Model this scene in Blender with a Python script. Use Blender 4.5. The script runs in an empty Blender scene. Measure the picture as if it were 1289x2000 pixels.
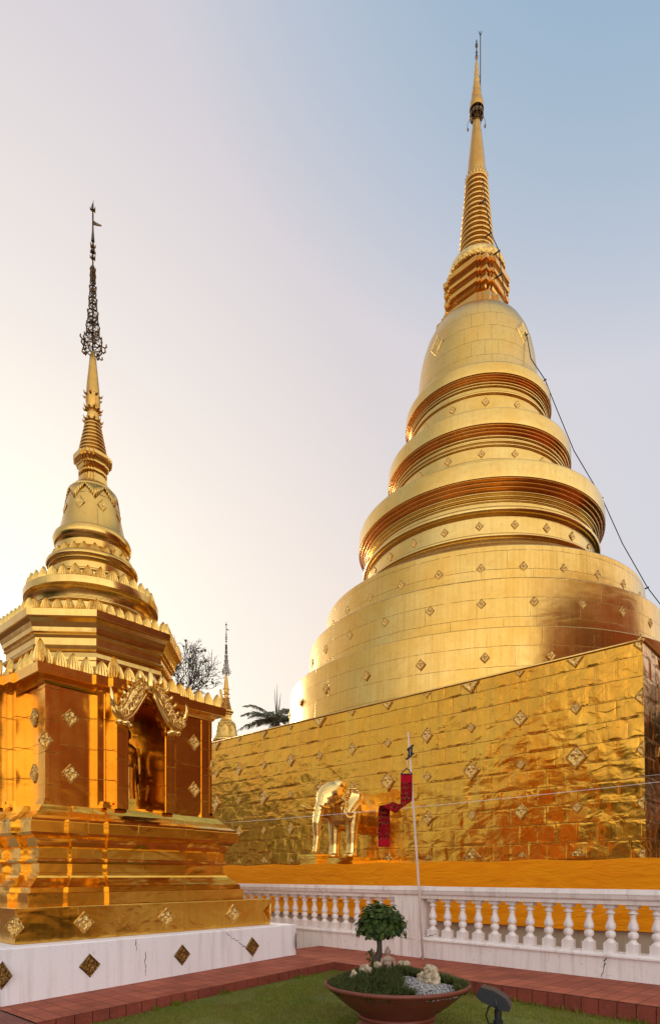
import bpy, bmesh, math, random
from mathutils import Vector, Matrix, noise
random.seed(7)
R = math.radians
PI = math.pi
scene = bpy.context.scene
C = scene.collection

# ------------------------------------------------------------------ camera, light, exposure
cam_d = bpy.data.cameras.new("camera")
cam = bpy.data.objects.new("camera", cam_d)
C.objects.link(cam)
cam.location = (0, 0, 1.4)
cam.rotation_euler = (R(90), 0, 0)
cam_d.sensor_fit = 'VERTICAL'
cam_d.sensor_height = 36
cam_d.lens = 1190 / 2000 * 36
cam_d.shift_y = 0.355
cam_d.clip_start = 0.1
cam_d.clip_end = 3000
scene.camera = cam

SUN_AZ, SUN_EL = -33, 14
w = bpy.data.worlds.new("World")
scene.world = w
w.use_nodes = True
wn = w.node_tree.nodes
wl = w.node_tree.links
bg = wn["Background"]
sky = wn.new("ShaderNodeTexSky")
sky.sky_type = 'NISHITA'
sky.sun_disc = False
sky.sun_elevation = R(SUN_EL)
sky.sun_rotation = R(SUN_AZ)
sky.altitude = 0
sky.air_density = 1.0
sky.dust_density = 4.0
sky.ozone_density = 1.5
# hazy evening air: the clear sky is veiled by a pale haze, warm towards the sun and blue overhead away from it; raised behind the camera as fill
SUNV = (math.sin(R(SUN_AZ)) * math.cos(R(SUN_EL)), math.cos(R(SUN_AZ)) * math.cos(R(SUN_EL)), math.sin(R(SUN_EL)))
wtc = wn.new("ShaderNodeTexCoord")
wdot = wn.new("ShaderNodeVectorMath"); wdot.operation = 'DOT_PRODUCT'; wdot.inputs[1].default_value = SUNV
wl.new(wtc.outputs['Generated'], wdot.inputs[0])
def wramp(stops, src):
    o = wn.new("ShaderNodeValToRGB"); e = o.color_ramp.elements
    e[0].position, e[0].color = stops[0][0], (*stops[0][1], 1); e[1].position, e[1].color = stops[-1][0], (*stops[-1][1], 1)
    for p, c in stops[1:-1]:
        x = e.new(p); x.color = (*c, 1)
    wl.new(src, o.inputs[0]); return o.outputs[0]
wf = wn.new("ShaderNodeMath"); wf.operation = 'MULTIPLY_ADD'; wf.inputs[1].default_value = 0.5; wf.inputs[2].default_value = 0.5
wl.new(wdot.outputs['Value'], wf.inputs[0])
low = wramp([(0.0, (2.3, 2.15, 2.05)), (0.42, (1.7, 1.6, 1.58)), (0.56, (.95, .92, .94)), (0.70, (.60, .66, .75)), (0.82, (.76, .705, .695)), (0.92, (.95, .82, .71)), (0.97, (1.0, .91, .79)), (1.0, (1.15, 1.05, .88))], wf.outputs[0])  # first stops: unseen sky behind the camera, brightness added to light the foreground
upp = wramp([(0.0, (1.30, 1.22, 1.16)), (0.5, (.98, .96, .98)), (0.72, (.60, .62, .70)), (0.83, (.66, .64, .70)), (0.88, (.66, .625, .67)), (0.95, (.84, .78, .75)), (1.0, (1.1, 1.0, .85))], wf.outputs[0])
# the clear blue patch high on the right
wd2 = wn.new("ShaderNodeVectorMath"); wd2.operation = 'DOT_PRODUCT'; wd2.inputs[1].default_value = (.235, .407, .883)
wl.new(wtc.outputs['Generated'], wd2.inputs[0])
wb_ = wn.new("ShaderNodeMapRange"); wb_.inputs[1].default_value = 0.905; wb_.inputs[2].default_value = 1.0
wl.new(wd2.outputs['Value'], wb_.inputs[0])
wsep = wn.new("ShaderNodeSeparateXYZ"); wl.new(wtc.outputs['Generated'], wsep.inputs[0])
wmr = wn.new("ShaderNodeMapRange"); wmr.interpolation_type = 'SMOOTHSTEP'; wmr.inputs[1].default_value = 0.10; wmr.inputs[2].default_value = 0.86
wl.new(wsep.outputs[2], wmr.inputs[0])
wm = wn.new("ShaderNodeMix"); wm.data_type = 'RGBA'; wl.new(wmr.outputs[0], wm.inputs[0]); wl.new(low, wm.inputs[6]); wl.new(upp, wm.inputs[7])
wsc = wn.new("ShaderNodeVectorMath"); wsc.operation = 'SCALE'; wsc.inputs['Scale'].default_value = 7.9
wbm = wn.new("ShaderNodeMix"); wbm.data_type = 'RGBA'; wbm.inputs[7].default_value = (.28, .43, .58, 1)
wl.new(wb_.outputs[0], wbm.inputs[0]); wl.new(wm.outputs[2], wbm.inputs[6])
wl.new(wbm.outputs[2], wsc.inputs[0])
wmx = wn.new("ShaderNodeMix"); wmx.data_type = 'RGBA'; wmx.inputs[0].default_value = 0.05
wl.new(wsc.outputs[0], wmx.inputs[6]); wl.new(sky.outputs[0], wmx.inputs[7])
wl.new(wmx.outputs[2], bg.inputs[0])
bg.inputs[1].default_value = 0.10

sd = bpy.data.lights.new("sun", 'SUN')
sd.energy = 1.5
sd.angle = R(10)
sd.color = (1.0, 0.80, 0.55)
so = bpy.data.objects.new("sun", sd)
C.objects.link(so)
sv = Vector((math.sin(R(SUN_AZ)) * math.cos(R(SUN_EL)), math.cos(R(SUN_AZ)) * math.cos(R(SUN_EL)), math.sin(R(SUN_EL))))
so.rotation_euler = sv.to_track_quat('Z', 'Y').to_euler()
so.location = sv * 80

scene.view_settings.view_transform = 'Standard'
scene.view_settings.look = 'None'
scene.view_settings.gamma = 1
scene.view_settings.exposure = 0.42
scene.render.engine = 'CYCLES'
scene.cycles.max_bounces = 8
scene.cycles.glossy_bounces = 8
scene.cycles.diffuse_bounces = 3
scene.cycles.sample_clamp_indirect = 6
scene.cycles.use_denoising = True

# ------------------------------------------------------------------ material helpers
class NT:
    def __init__(s, name):
        s.m = bpy.data.materials.new(name)
        s.m.use_nodes = True
        s.t = s.m.node_tree
        s.n = s.t.nodes
        s.p = s.n["Principled BSDF"]
        s.tc = s.n.new("ShaderNodeTexCoord")
    def new(s, kind, **kw):
        o = s.n.new(kind)
        for k, v in kw.items():
            if k.startswith('i_'):
                o.inputs[k[2:].replace('_', ' ')].default_value = v
            else:
                setattr(o, k, v)
        return o
    def link(s, a, b):
        s.t.links.new(a, b)
    def map(s, src, scale=(1, 1, 1), rot=(0, 0, 0)):
        m = s.new("ShaderNodeMapping")
        m.inputs['Scale'].default_value = scale
        m.inputs['Rotation'].default_value = rot
        s.link(src, m.inputs[0])
        return m.outputs[0]
    def noise(s, vec, scale, detail=4, rough=0.55, dist=0.0):
        o = s.new("ShaderNodeTexNoise")
        o.inputs['Scale'].default_value = scale
        o.inputs['Detail'].default_value = detail
        o.inputs['Roughness'].default_value = rough
        o.inputs['Distortion'].default_value = dist
        s.link(vec, o.inputs['Vector'])
        return o.outputs['Fac']
    def ramp(s, fac, stops):
        o = s.new("ShaderNodeValToRGB")
        e = o.color_ramp.elements
        e[0].position, e[0].color = stops[0][0], (*stops[0][1], 1)
        e[1].position, e[1].color = stops[-1][0], (*stops[-1][1], 1)
        for p, c in stops[1:-1]:
            x = e.new(p); x.color = (*c, 1)
        s.link(fac, o.inputs[0])
        return o.outputs[0]
    def mix(s, fac, a, b, mode='MIX'):
        o = s.new("ShaderNodeMix", data_type='RGBA', blend_type=mode)
        for k, v in ((0, fac), (6, a), (7, b)):
            if isinstance(v, (int, float)):
                o.inputs[k].default_value = v
            elif isinstance(v, tuple):
                o.inputs[k].default_value = (*v, 1)
            else:
                s.link(v, o.inputs[k])
        return o.outputs[2]
    def math(s, op, a, b=0.0, c=None):
        o = s.new("ShaderNodeMath", operation=op)
        for k, v in ((0, a), (1, b), (2, c)):
            if v is None: continue
            if isinstance(v, (int, float)):
                o.inputs[k].default_value = v
            else:
                s.link(v, o.inputs[k])
        return o.outputs[0]
    def bump(s, h, strength, dist, prev=None):
        o = s.new("ShaderNodeBump")
        o.inputs['Strength'].default_value = strength
        o.inputs['Distance'].default_value = dist
        s.link(h, o.inputs['Height'])
        if prev is not None:
            s.link(prev, o.inputs['Normal'])
        return o.outputs[0]
    def set(s, **kw):
        for k, v in kw.items():
            i = s.p.inputs[k.replace('_', ' ')]
            if isinstance(v, (int, float)):
                i.default_value = v
            elif isinstance(v, tuple):
                i.default_value = (*v, 1)
            else:
                s.link(v, i)
        return s.m

G1, G2 = (0.84, 0.50, 0.11), (0.74, 0.38, 0.07)
def gold(name, c1=G1, c2=G2, rough=0.22, rvar=0.14, dent=0.5, dscale=2.2, uv=True, brick=None, streak=0.0, fine=0.0, finescale=40, stain=0.35, pillow=0.2, tone=0.14):
    c1 = tuple(x * 0.86 for x in c1); c2 = tuple(x * 0.86 for x in c2)
    n = NT(name)
    co = n.tc.outputs['UV'] if uv else n.tc.outputs['Object']
    ob = n.tc.outputs['Object']
    big = n.noise(ob, 0.7, 3)
    col = n.mix(n.ramp(big, [(0.35, (0, 0, 0)), (0.65, (1, 1, 1))]), c1, c2)
    med = n.noise(ob, 6.0, 5, 0.65)
    col = n.mix(n.math('MULTIPLY', n.ramp(med, [(0.5, (0, 0, 0)), (0.75, (1, 1, 1))]), stain), col, (0.42, 0.20, 0.05))
    st = None
    if streak:
        sv_ = n.map(co, (7.0, 0.25, 1) if uv else (7, 7, 0.25))
        st = n.noise(sv_, 1.6, 4, 0.6)
        sm = n.ramp(st, [(0.46, (0, 0, 0)), (0.66, (1, 1, 1))])
        col = n.mix(n.math('MULTIPLY', sm, streak), col, (0.55, 0.33, 0.07))
    r0 = n.noise(ob, 3.2, 4, 0.6)
    rr = n.math('MULTIPLY_ADD', r0, rvar * 2, rough - rvar)
    if st is not None:
        rr = n.math('MULTIPLY_ADD', st, 0.22, n.math('ADD', rr, -0.09))
    nb = None
    d1 = n.noise(n.map(co, (1, 1.5, 1)), dscale, 2, 0.5, 0.6)
    nb = n.bump(d1, dent, 0.06)
    d2 = n.noise(co, dscale * 4.5, 3, 0.6)
    nb = n.bump(d2, dent * 0.55, 0.012, nb)
    if brick:
        bw, bh, off, ms = brick
        wob = n.noise(co, 1.5, 2)
        wv = n.new("ShaderNodeVectorMath", operation='MULTIPLY_ADD')
        n.link(n.tc.outputs['UV'] if uv else ob, wv.inputs[2])
        wn_ = n.new("ShaderNodeTexNoise"); wn_.inputs['Scale'].default_value = 2.5; n.link(co, wn_.inputs['Vector'])
        n.link(wn_.outputs['Color'], wv.inputs[0]); wv.inputs[1].default_value = (0.05, 0.05, 0)
        b = n.new("ShaderNodeTexBrick", offset=off, squash=1.0)
        b.inputs['Scale'].default_value = 1
        b.inputs['Brick Width'].default_value = bw
        b.inputs['Row Height'].default_value = bh
        b.inputs['Mortar Size'].default_value = ms
        b.inputs['Mortar Smooth'].default_value = 0.6
        b.inputs['Color1'].default_value = (0, 0, 0, 1)
        b.inputs['Color2'].default_value = (1, 1, 1, 1)
        n.link(wv.outputs[0], b.inputs['Vector'])
        def rowtex(size, smooth):
            q = n.new("ShaderNodeTexBrick", offset=off, squash=1.0)
            q.inputs['Scale'].default_value = 1; q.inputs['Brick Width'].default_value = 400.0; q.inputs['Row Height'].default_value = bh
            q.inputs['Mortar Size'].default_value = size; q.inputs['Mortar Smooth'].default_value = smooth
            n.link(wv.outputs[0], q.inputs['Vector']); return q.outputs['Fac']
        colmask = n.ramp(n.noise(n.map(co, (0.35, 0.5, 1)), 1.0, 3, 0.7), [(0.44, (0, 0, 0)), (0.60, (1, 1, 1))])
        rowbrk = n.ramp(n.noise(co, 3.3, 3), [(0.40, (0.1, 0.1, 0.1)), (0.56, (1, 1, 1))])
        seam = n.math('MAXIMUM', n.math('MULTIPLY', rowtex(ms, 0.6), rowbrk), n.math('MULTIPLY', b.outputs['Fac'], colmask))
        col = n.mix(n.math('MULTIPLY', seam, 0.85), col, (0.20, 0.10, 0.025))
        # every sheet has its own slightly different tone and polish
        col = n.mix(n.math('MULTIPLY', b.outputs['Color'], tone), col, (0.84, 0.38, 0.05))
        rr = n.math('MULTIPLY_ADD', b.outputs['Color'], 0.05, rr)
        b2 = n.new("ShaderNodeTexBrick", offset=off, squash=1.0)
        b2.inputs['Scale'].default_value = 1
        b2.inputs['Brick Width'].default_value = bw
        b2.inputs['Row Height'].default_value = bh
        b2.inputs['Mortar Size'].default_value = ms * 6
        b2.inputs['Mortar Smooth'].default_value = 1.0
        n.link(wv.outputs[0], b2.inputs['Vector'])
        pil = n.math('MAXIMUM', n.math('MULTIPLY', rowtex(ms * 6, 1.0), rowbrk), n.math('MULTIPLY', b2.outputs['Fac'], colmask))
        nb = n.bump(n.math('MULTIPLY', pil, -1.0), pillow, 0.02, nb)
        nb = n.bump(seam, 0.9, 0.010, nb)
    if fine:
        v = n.new("ShaderNodeTexVoronoi", feature='SMOOTH_F1'); v.inputs['Scale'].default_value = finescale
        n.link(ob, v.inputs['Vector'])
        nb = n.bump(v.outputs['Distance'], fine, 0.02, nb)
        col = n.mix(n.ramp(v.outputs['Distance'], [(0.35, (0, 0, 0)), (0.85, (0.85, 0.85, 0.85))]), col, (0.40, 0.20, 0.04))
    n.set(Base_Color=col, Metallic=1.0, Roughness=n.math('MAXIMUM', rr, 0.06), Normal=nb)
    return n.m

M = {}
M['sheet'] = gold('gold_sheet_wall', (1.0,0.52,0.06), (0.96,0.43,0.04), rough=0.16, rvar=0.05, dent=0.40, dscale=2.2, brick=(0.46, 0.44, 0.5, 0.010), streak=0.45, pillow=0.2)
M['drum'] = gold('gold_sheet_drum', (0.78, 0.53, 0.16), (0.72, 0.43, 0.09), rough=0.20, rvar=0.05, dent=0.22, dscale=0.9, brick=(1.6, 0.60, 0.5, 0.006), streak=0.7, pillow=0.03)
M['tier'] = gold('gold_tier', (0.78, 0.55, 0.18), (0.72, 0.45, 0.11), rough=0.20, rvar=0.08, dent=0.18, dscale=1.2, streak=0.3)
M['bell'] = gold('gold_bell', (0.74, 0.52, 0.17), (0.70, 0.45, 0.11), rough=0.24, rvar=0.05, dent=0.12, dscale=1.0, brick=(0.55, 0.62, 0.5, 0.008), streak=0.25, pillow=0.03)
M['relief'] = gold('gold_relief', (1.0, 0.76, 0.30), (0.95, 0.64, 0.20), rough=0.40, dent=0.2, dscale=9, uv=False, fine=1.0, finescale=6.5, stain=0.15)
M['plinth'] = gold('gold_plinth', (0.98, 0.62, 0.11), (0.92, 0.50, 0.07), rough=0.15, rvar=0.06, dent=0.40, dscale=1.5, streak=0.12, stain=0.2, brick=(0.83, 60.0, 0.0, 0.005), pillow=0.12)
M['body'] = gold('copper_gold_body', (1.0, 0.60, 0.11), (0.94, 0.49, 0.075), rough=0.17, rvar=0.06, dent=0.26, dscale=1.5, brick=(30.0, 0.45, 0.0, 0.005), streak=0.15, pillow=0.05, stain=0.2)
M['spire'] = gold('gold_spire', (0.72, 0.45, 0.12), (0.56, 0.29, 0.06), rough=0.26, dent=0.25, dscale=4, uv=False)
M['petal'] = gold('gold_petal', (0.84, 0.58, 0.17), (0.76, 0.46, 0.10), rough=0.28, dent=0.15, dscale=12, uv=False)
M['statue'] = gold('gold_polished', (1.0, 0.74, 0.28), (0.97, 0.66, 0.20), rough=0.24, rvar=0.05, dent=0.12, dscale=3, uv=False, stain=0.1)

M['ledge'] = gold('darkened_ledge_gold', (0.42, 0.21, 0.045), (0.30, 0.14, 0.03), rough=0.5, rvar=0.1, dent=0.2, dscale=2, streak=0.4, stain=0.6)  # ledge tops coloured darker so the undersides above mirror less light
M['hgold'] = gold('reddish_gold', (0.80, 0.46, 0.10), (0.72, 0.34, 0.07), rough=0.22, dent=0.2, dscale=2)
M['soffit_shade'] = gold('soffit_shade_gilding', (0.88, 0.42, 0.09), (0.76, 0.30, 0.05), rough=0.18, rvar=0.07, dent=0.25, dscale=1.5, streak=0.2)  # red-brown reflected shade of the undersides put into the gilding colour
def dark_plaque():
    n = NT('bronze_plaque')
    v = n.new("ShaderNodeTexVoronoi", feature='SMOOTH_F1'); v.inputs['Scale'].default_value = 8
    n.link(n.tc.outputs['Object'], v.inputs['Vector'])
    col = n.ramp(v.outputs['Distance'], [(0.1, (0.42, 0.23, 0.05)), (0.6, (0.10, 0.05, 0.015))])
    return n.set(Base_Color=col, Metallic=0.7, Roughness=0.45, Normal=n.bump(v.outputs['Distance'], 0.8, 0.02))
M['bronze'] = dark_plaque()
def dark_metal():
    n = NT('blackened_gilt')
    f = n.noise(n.tc.outputs['Object'], 9, 4)
    return n.set(Base_Color=n.ramp(f, [(0.4, (0.05, 0.035, 0.02)), (0.7, (0.30, 0.18, 0.06))]), Metallic=0.8, Roughness=0.4)
M['chatra'] = dark_metal()

def plaster(name, c1, c2, dirt, sc=1.0, dirtamt=0.5):
    n = NT(name)
    o = n.tc.outputs['Object']
    base = n.mix(n.noise(o, 1.6 * sc, 4), c1, c2)
    st = n.noise(n.map(o, (5, 5, 0.35)), 1.5 * sc, 5, 0.65)
    base = n.mix(n.math('MULTIPLY', n.ramp(st, [(0.5, (0, 0, 0)), (0.72, (1, 1, 1))]), dirtamt), base, dirt)
    sp = n.noise(o, 14 * sc, 6, 0.75)
    base = n.mix(n.ramp(sp, [(0.60, (0, 0, 0)), (0.72, (0.8, 0.8, 0.8))]), base, dirt)
    nb = n.bump(n.noise(o, 30, 5, 0.7), 0.25, 0.01)
    nb = n.bump(n.noise(o, 3, 3), 0.2, 0.04, nb)
    return n.set(Base_Color=base, Roughness=0.75, Normal=nb)
M['white'] = plaster('whitewash', (0.87, 0.85, 0.88), (0.80, 0.77, 0.79), (0.40, 0.34, 0.31), 1.0, 0.38)
M['bal'] = plaster('white_paint_balustrade', (0.87, 0.82, 0.80), (0.80, 0.73, 0.70), (0.40, 0.32, 0.28), 1.2, 0.55)
M['beige'] = plaster('beige_render', (0.50, 0.42, 0.31), (0.42, 0.34, 0.24), (0.25, 0.19, 0.13), 1.0, 0.5)
M['ochre'] = plaster('ochre_render', (0.80, 0.52, 0.22), (0.72, 0.44, 0.17), (0.3, 0.16, 0.06), 1.0, 0.3)
M['concrete'] = plaster('grey_concrete', (0.30, 0.27, 0.24), (0.24, 0.21, 0.19), (0.12, 0.10, 0.09), 1.0, 0.4)
def crack():
    n = NT('hairline_crack'); return n.set(Base_Color=(0.05, 0.04, 0.035), Roughness=0.9)
M['crack'] = crack()

def tile(name, bw, bh, c1, c2, grout, ms=0.006):
    n = NT(name)
    uv = n.tc.outputs['UV']; o = n.tc.outputs['Object']
    b = n.new("ShaderNodeTexBrick", offset=0.0, squash=1.0)
    b.inputs['Scale'].default_value = 1
    b.inputs['Brick Width'].default_value = bw; b.inputs['Row Height'].default_value = bh
    b.inputs['Mortar Size'].default_value = ms; b.inputs['Mortar Smooth'].default_value = 0.2
    b.inputs['Color1'].default_value = (*c1, 1); b.inputs['Color2'].default_value = (*c2, 1); b.inputs['Mortar'].default_value = (*grout, 1)
    n.link(uv, b.inputs['Vector'])
    col = n.mix(n.math('MULTIPLY', n.ramp(n.noise(o, 2.2, 5, 0.65), [(0.42, (0, 0, 0)), (0.72, (1, 1, 1))]), 0.55), b.outputs['Color'], (c2[0] * 0.45, c2[1] * 0.5, c2[2] * 0.55))
    col = n.mix(n.math('MULTIPLY', n.ramp(n.noise(o, 22, 4, 0.7), [(0.55, (0, 0, 0)), (0.75, (1, 1, 1))]), 0.22), col, (0.45, 0.24, 0.17))
    nb = n.bump(n.math('MULTIPLY', b.outputs['Fac'], -1), 0.6, 0.008)
    nb = n.bump(n.noise(o, 40, 3), 0.15, 0.005, nb)
    n.p.inputs['Specular IOR Level'].default_value = 0.25
    return n.set(Base_Color=col, Roughness=0.7, Normal=nb)
M['tile'] = tile('terracotta_paving', 0.2, 0.2, (0.42, 0.110, 0.055), (0.30, 0.070, 0.036), (0.09, 0.035, 0.02))
M['riser'] = tile('terracotta_riser', 50, 50, (0.26, 0.055, 0.034), (0.19, 0.040, 0.026), (0.05, 0.03, 0.025))
M['soldier'] = tile('brick_edging', 0.06, 0.5, (0.32, 0.11, 0.075), (0.26, 0.08, 0.055), (0.05, 0.035, 0.03), 0.012)
M['court'] = tile('courtyard_paving', 0.4, 0.4, (0.30, 0.14, 0.08), (0.25, 0.11, 0.06), (0.08, 0.05, 0.04))

def cloth_mat():
    n = NT('orange_robe_cloth')
    uv = n.tc.outputs['UV']
    col = n.mix(n.noise(n.map(uv, (1.2, 1.2, 1)), 1.0, 3), (1.0, 0.39, 0.005), (0.97, 0.32, 0.004))
    f = n.noise(n.map(uv, (1.0, 3.0, 1)), 2.2, 3, 0.5, 1.5)
    cr_ = n.noise(n.map(uv, (0.5, 2.2, 1), (0, 0, 0.5)), 1.6, 4, 0.6, 2.2)
    col = n.mix(n.math('MULTIPLY', n.ramp(cr_, [(0.50, (0, 0, 0)), (0.70, (1, 1, 1))]), 0.35), col, (0.80, 0.20, 0.004))
    nb = n.bump(cr_, 0.55, 0.07)
    nb = n.bump(f, 0.25, 0.05, nb)
    nb = n.bump(n.noise(n.map(uv, (300, 300, 1)), 1, 2), 0.1, 0.002, nb)
    n.p.inputs['Specular IOR Level'].default_value = 0.12
    n.set(Base_Color=col, Roughness=0.6, Normal=nb)
    tr = n.new("ShaderNodeBsdfTranslucent"); tr.inputs[0].default_value = (0.9, 0.3, 0.02, 1)
    mx = n.new("ShaderNodeMixShader"); mx.inputs[0].default_value = 0.2
    n.link(n.p.outputs[0], mx.inputs[1]); n.link(tr.outputs[0], mx.inputs[2])
    n.link(mx.outputs[0], n.n["Material Output"].inputs[0])
    return n.m
M['cloth'] = cloth_mat()
def simple(name, c, rough=0.5, metal=0.0, var=0.25, sc=12, bump=0.2):
    n = NT(name)
    f = n.noise(n.tc.outputs['Object'], sc, 5, 0.65)
    col = n.mix(f, tuple(x * (1 - var) for x in c), tuple(min(1, x * (1 + var)) for x in c))
    return n.set(Base_Color=col, Roughness=rough, Metallic=metal, Normal=n.bump(f, bump, 0.01))
M['terracotta'] = simple('glazed_brown_pot', (0.165, 0.038, 0.020), 0.45, 0, 0.4, 7, 0.12)
M['bark'] = simple('dark_bark', (0.09, 0.065, 0.045), 0.9, 0, 0.5, 18, 0.8)
M['twig'] = simple('grey_bare_bark', (0.07, 0.055, 0.045), 0.9, 0, 0.4, 5, 0.5)
M['black'] = simple('black_enamel', (0.018, 0.020, 0.024), 0.42, 0, 0.4, 20, 0.1)
M['blackrub'] = simple('black_rubber', (0.015, 0.014, 0.013), 0.7, 0, 0.3, 20, 0.1)
M['wire'] = simple('pale_wire', (0.62, 0.58, 0.55), 0.5, 0, 0.1)
M['pole'] = simple('painted_pole', (0.62, 0.50, 0.44), 0.5, 0, 0.25, 9, 0.1)
M['stonefig'] = simple('weathered_stone_figure', (0.36, 0.25, 0.19), 0.85, 0, 0.45, 30, 0.5)
M['wood'] = simple('dark_red_wood', (0.085, 0.026, 0.015), 0.6, 0, 0.5, 2, 0.2)
M['roof'] = simple('brown_roof_tiles', (0.24, 0.050, 0.016), 0.7, 0, 0.4, 6, 0.4)
def rock_mat():
    n = NT('pale_limestone_rock')
    o = n.tc.outputs['Object']
    f = n.noise(o, 9, 6, 0.7, 0.8)
    col = n.ramp(f, [(0.32, (0.08, 0.045, 0.02)), (0.46, (0.46, 0.36, 0.23)), (0.66, (0.74, 0.66, 0.52))])
    return n.set(Base_Color=col, Roughness=0.9, Normal=n.bump(f, 1.0, 0.03))
M['rock'] = rock_mat()
def leaf_mat(name, c1, c2, trans=0.25, rough=0.45):
    n = NT(name)
    g = n.new("ShaderNodeNewGeometry")
    col = n.mix(g.outputs['Random Per Island'], c1, c2)
    n.p.inputs['Specular IOR Level'].default_value = 0.25
    n.set(Base_Color=col, Roughness=max(rough, 0.55))
    tr = n.new("ShaderNodeBsdfTranslucent"); n.link(n.mix(0.3, col, (0.25, 0.35, 0.03)), tr.inputs[0])
    mx = n.new("ShaderNodeMixShader"); mx.inputs[0].default_value = trans
    n.link(n.p.outputs[0], mx.inputs[1]); n.link(tr.outputs[0], mx.inputs[2])
    n.link(mx.outputs[0], n.n["Material Output"].inputs[0])
    return n.m
M['leaf'] = leaf_mat('bonsai_leaves', (0.014, 0.036, 0.006), (0.075, 0.115, 0.015))
M['mondo'] = leaf_mat('mondo_grass_blades', (0.026, 0.046, 0.010), (0.11, 0.125, 0.028), 0.2)
def patchy(m, c, scale=1.6, lo=0.48, hi=0.70):
    t = m.node_tree; p = t.nodes["Principled BSDF"]; src = p.inputs['Base Color'].links[0].from_socket
    tc = t.nodes.new("ShaderNodeTexCoord"); nz = t.nodes.new("ShaderNodeTexNoise"); nz.inputs['Scale'].default_value = scale; nz.inputs['Detail'].default_value = 5; nz.inputs['Roughness'].default_value = 0.7
    t.links.new(tc.outputs['Object'], nz.inputs['Vector'])
    mr = t.nodes.new("ShaderNodeMapRange"); mr.inputs[1].default_value = lo; mr.inputs[2].default_value = hi; t.links.new(nz.outputs['Fac'], mr.inputs[0])
    mx = t.nodes.new("ShaderNodeMix"); mx.data_type = 'RGBA'; t.links.new(mr.outputs[0], mx.inputs[0]); t.links.new(src, mx.inputs[6]); mx.inputs[7].default_value = (*c, 1)
    t.links.new(mx.outputs[2], p.inputs['Base Color'])
M['grass'] = leaf_mat('lawn_blades', (0.10, 0.135, 0.010), (0.26, 0.275, 0.024), 0.3, 0.6)
M['treeleaf'] = leaf_mat('tree_foliage', (0.035, 0.048, 0.014), (0.085, 0.10, 0.03), 0.2, 0.6)
M['palm'] = leaf_mat('palm_fronds', (0.13, 0.145, 0.12), (0.24, 0.25, 0.21), 0.35, 0.5)
patchy(M['grass'], (0.24, 0.17, 0.035), 1.3, 0.44, 0.62)
def lawn_mat():
    n = NT('lawn_soil')
    f = n.noise(n.tc.outputs['Object'], 3, 6, 0.7)
    return n.set(Base_Color=n.ramp(f, [(0.3, (0.07, 0.09, 0.014)), (0.7, (0.14, 0.16, 0.022))]), Roughness=0.95)
M['lawn'] = lawn_mat()
def gravel_mat():
    n = NT('grey_white_gravel')
    g = n.new("ShaderNodeNewGeometry")
    return n.set(Base_Color=n.ramp(g.outputs['Random Per Island'], [(0, (0.07, 0.065, 0.065)), (0.5, (0.27, 0.26, 0.26)), (1, (0.55, 0.53, 0.52))]), Roughness=0.8)
M['gravel'] = gravel_mat()
def banner_mat():
    n = NT('red_woven_banner')
    uv = n.tc.outputs['UV']
    # woven figures in dark and gold rows, plain hems (v runs 0..1 along the strip, u across)
    br = n.new("ShaderNodeTexBrick", offset=0.5); br.inputs['Scale'].default_value = 1
    br.inputs['Brick Width'].default_value = 0.30; br.inputs['Row Height'].default_value = 0.045; br.inputs['Mortar Size'].default_value = 0.012
    n.link(uv, br.inputs['Vector'])
    vo = n.new("ShaderNodeTexVoronoi", feature='F1', distance='MANHATTAN'); vo.inputs['Scale'].default_value = 1.0
    n.link(n.map(uv, (4.0, 26.0, 1)), vo.inputs['Vector'])
    fig = n.ramp(vo.outputs['Distance'], [(0.50, (1, 1, 1)), (0.56, (0, 0, 0))])
    wv = n.new("ShaderNodeTexWave", bands_direction='Y'); wv.inputs['Scale'].default_value = 6.0
    n.link(uv, wv.inputs['Vector'])
    col = n.mix(fig, (0.22, 0.004, 0.008), (0.016, 0.004, 0.005))
    ed = n.ramp(vo.outputs['Distance'], [(0.50, (0, 0, 0)), (0.56, (1, 1, 1)), (0.62, (0, 0, 0))])
    col = n.mix(n.math('MULTIPLY', ed, n.ramp(wv.outputs['Fac'], [(0.3, (0, 0, 0)), (0.5, (1, 1, 1))])), col, (0.50, 0.26, 0.07))
    sx = n.new("ShaderNodeSeparateXYZ"); n.link(uv, sx.inputs[0])
    hem = n.ramp(sx.outputs[1], [(0.0, (1, 1, 1)), (0.075, (1, 1, 1)), (0.08, (0, 0, 0)), (0.91, (0, 0, 0)), (0.915, (1, 1, 1)), (1.0, (1, 1, 1))])
    col = n.mix(hem, col, (0.38, 0.006, 0.018))
    n.p.inputs['Specular IOR Level'].default_value = 0.1
    return n.set(Base_Color=col, Roughness=0.9, Normal=n.bump(vo.outputs['Distance'], 0.2, 0.004))
M['banner'] = banner_mat()
M['sign'] = simple('yellow_card', (0.72, 0.46, 0.05), 0.5, 0, 0.15, 6, 0.05)
M['ink'] = simple('dark_ink', (0.10, 0.05, 0.02), 0.7, 0, 0.1)

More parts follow.
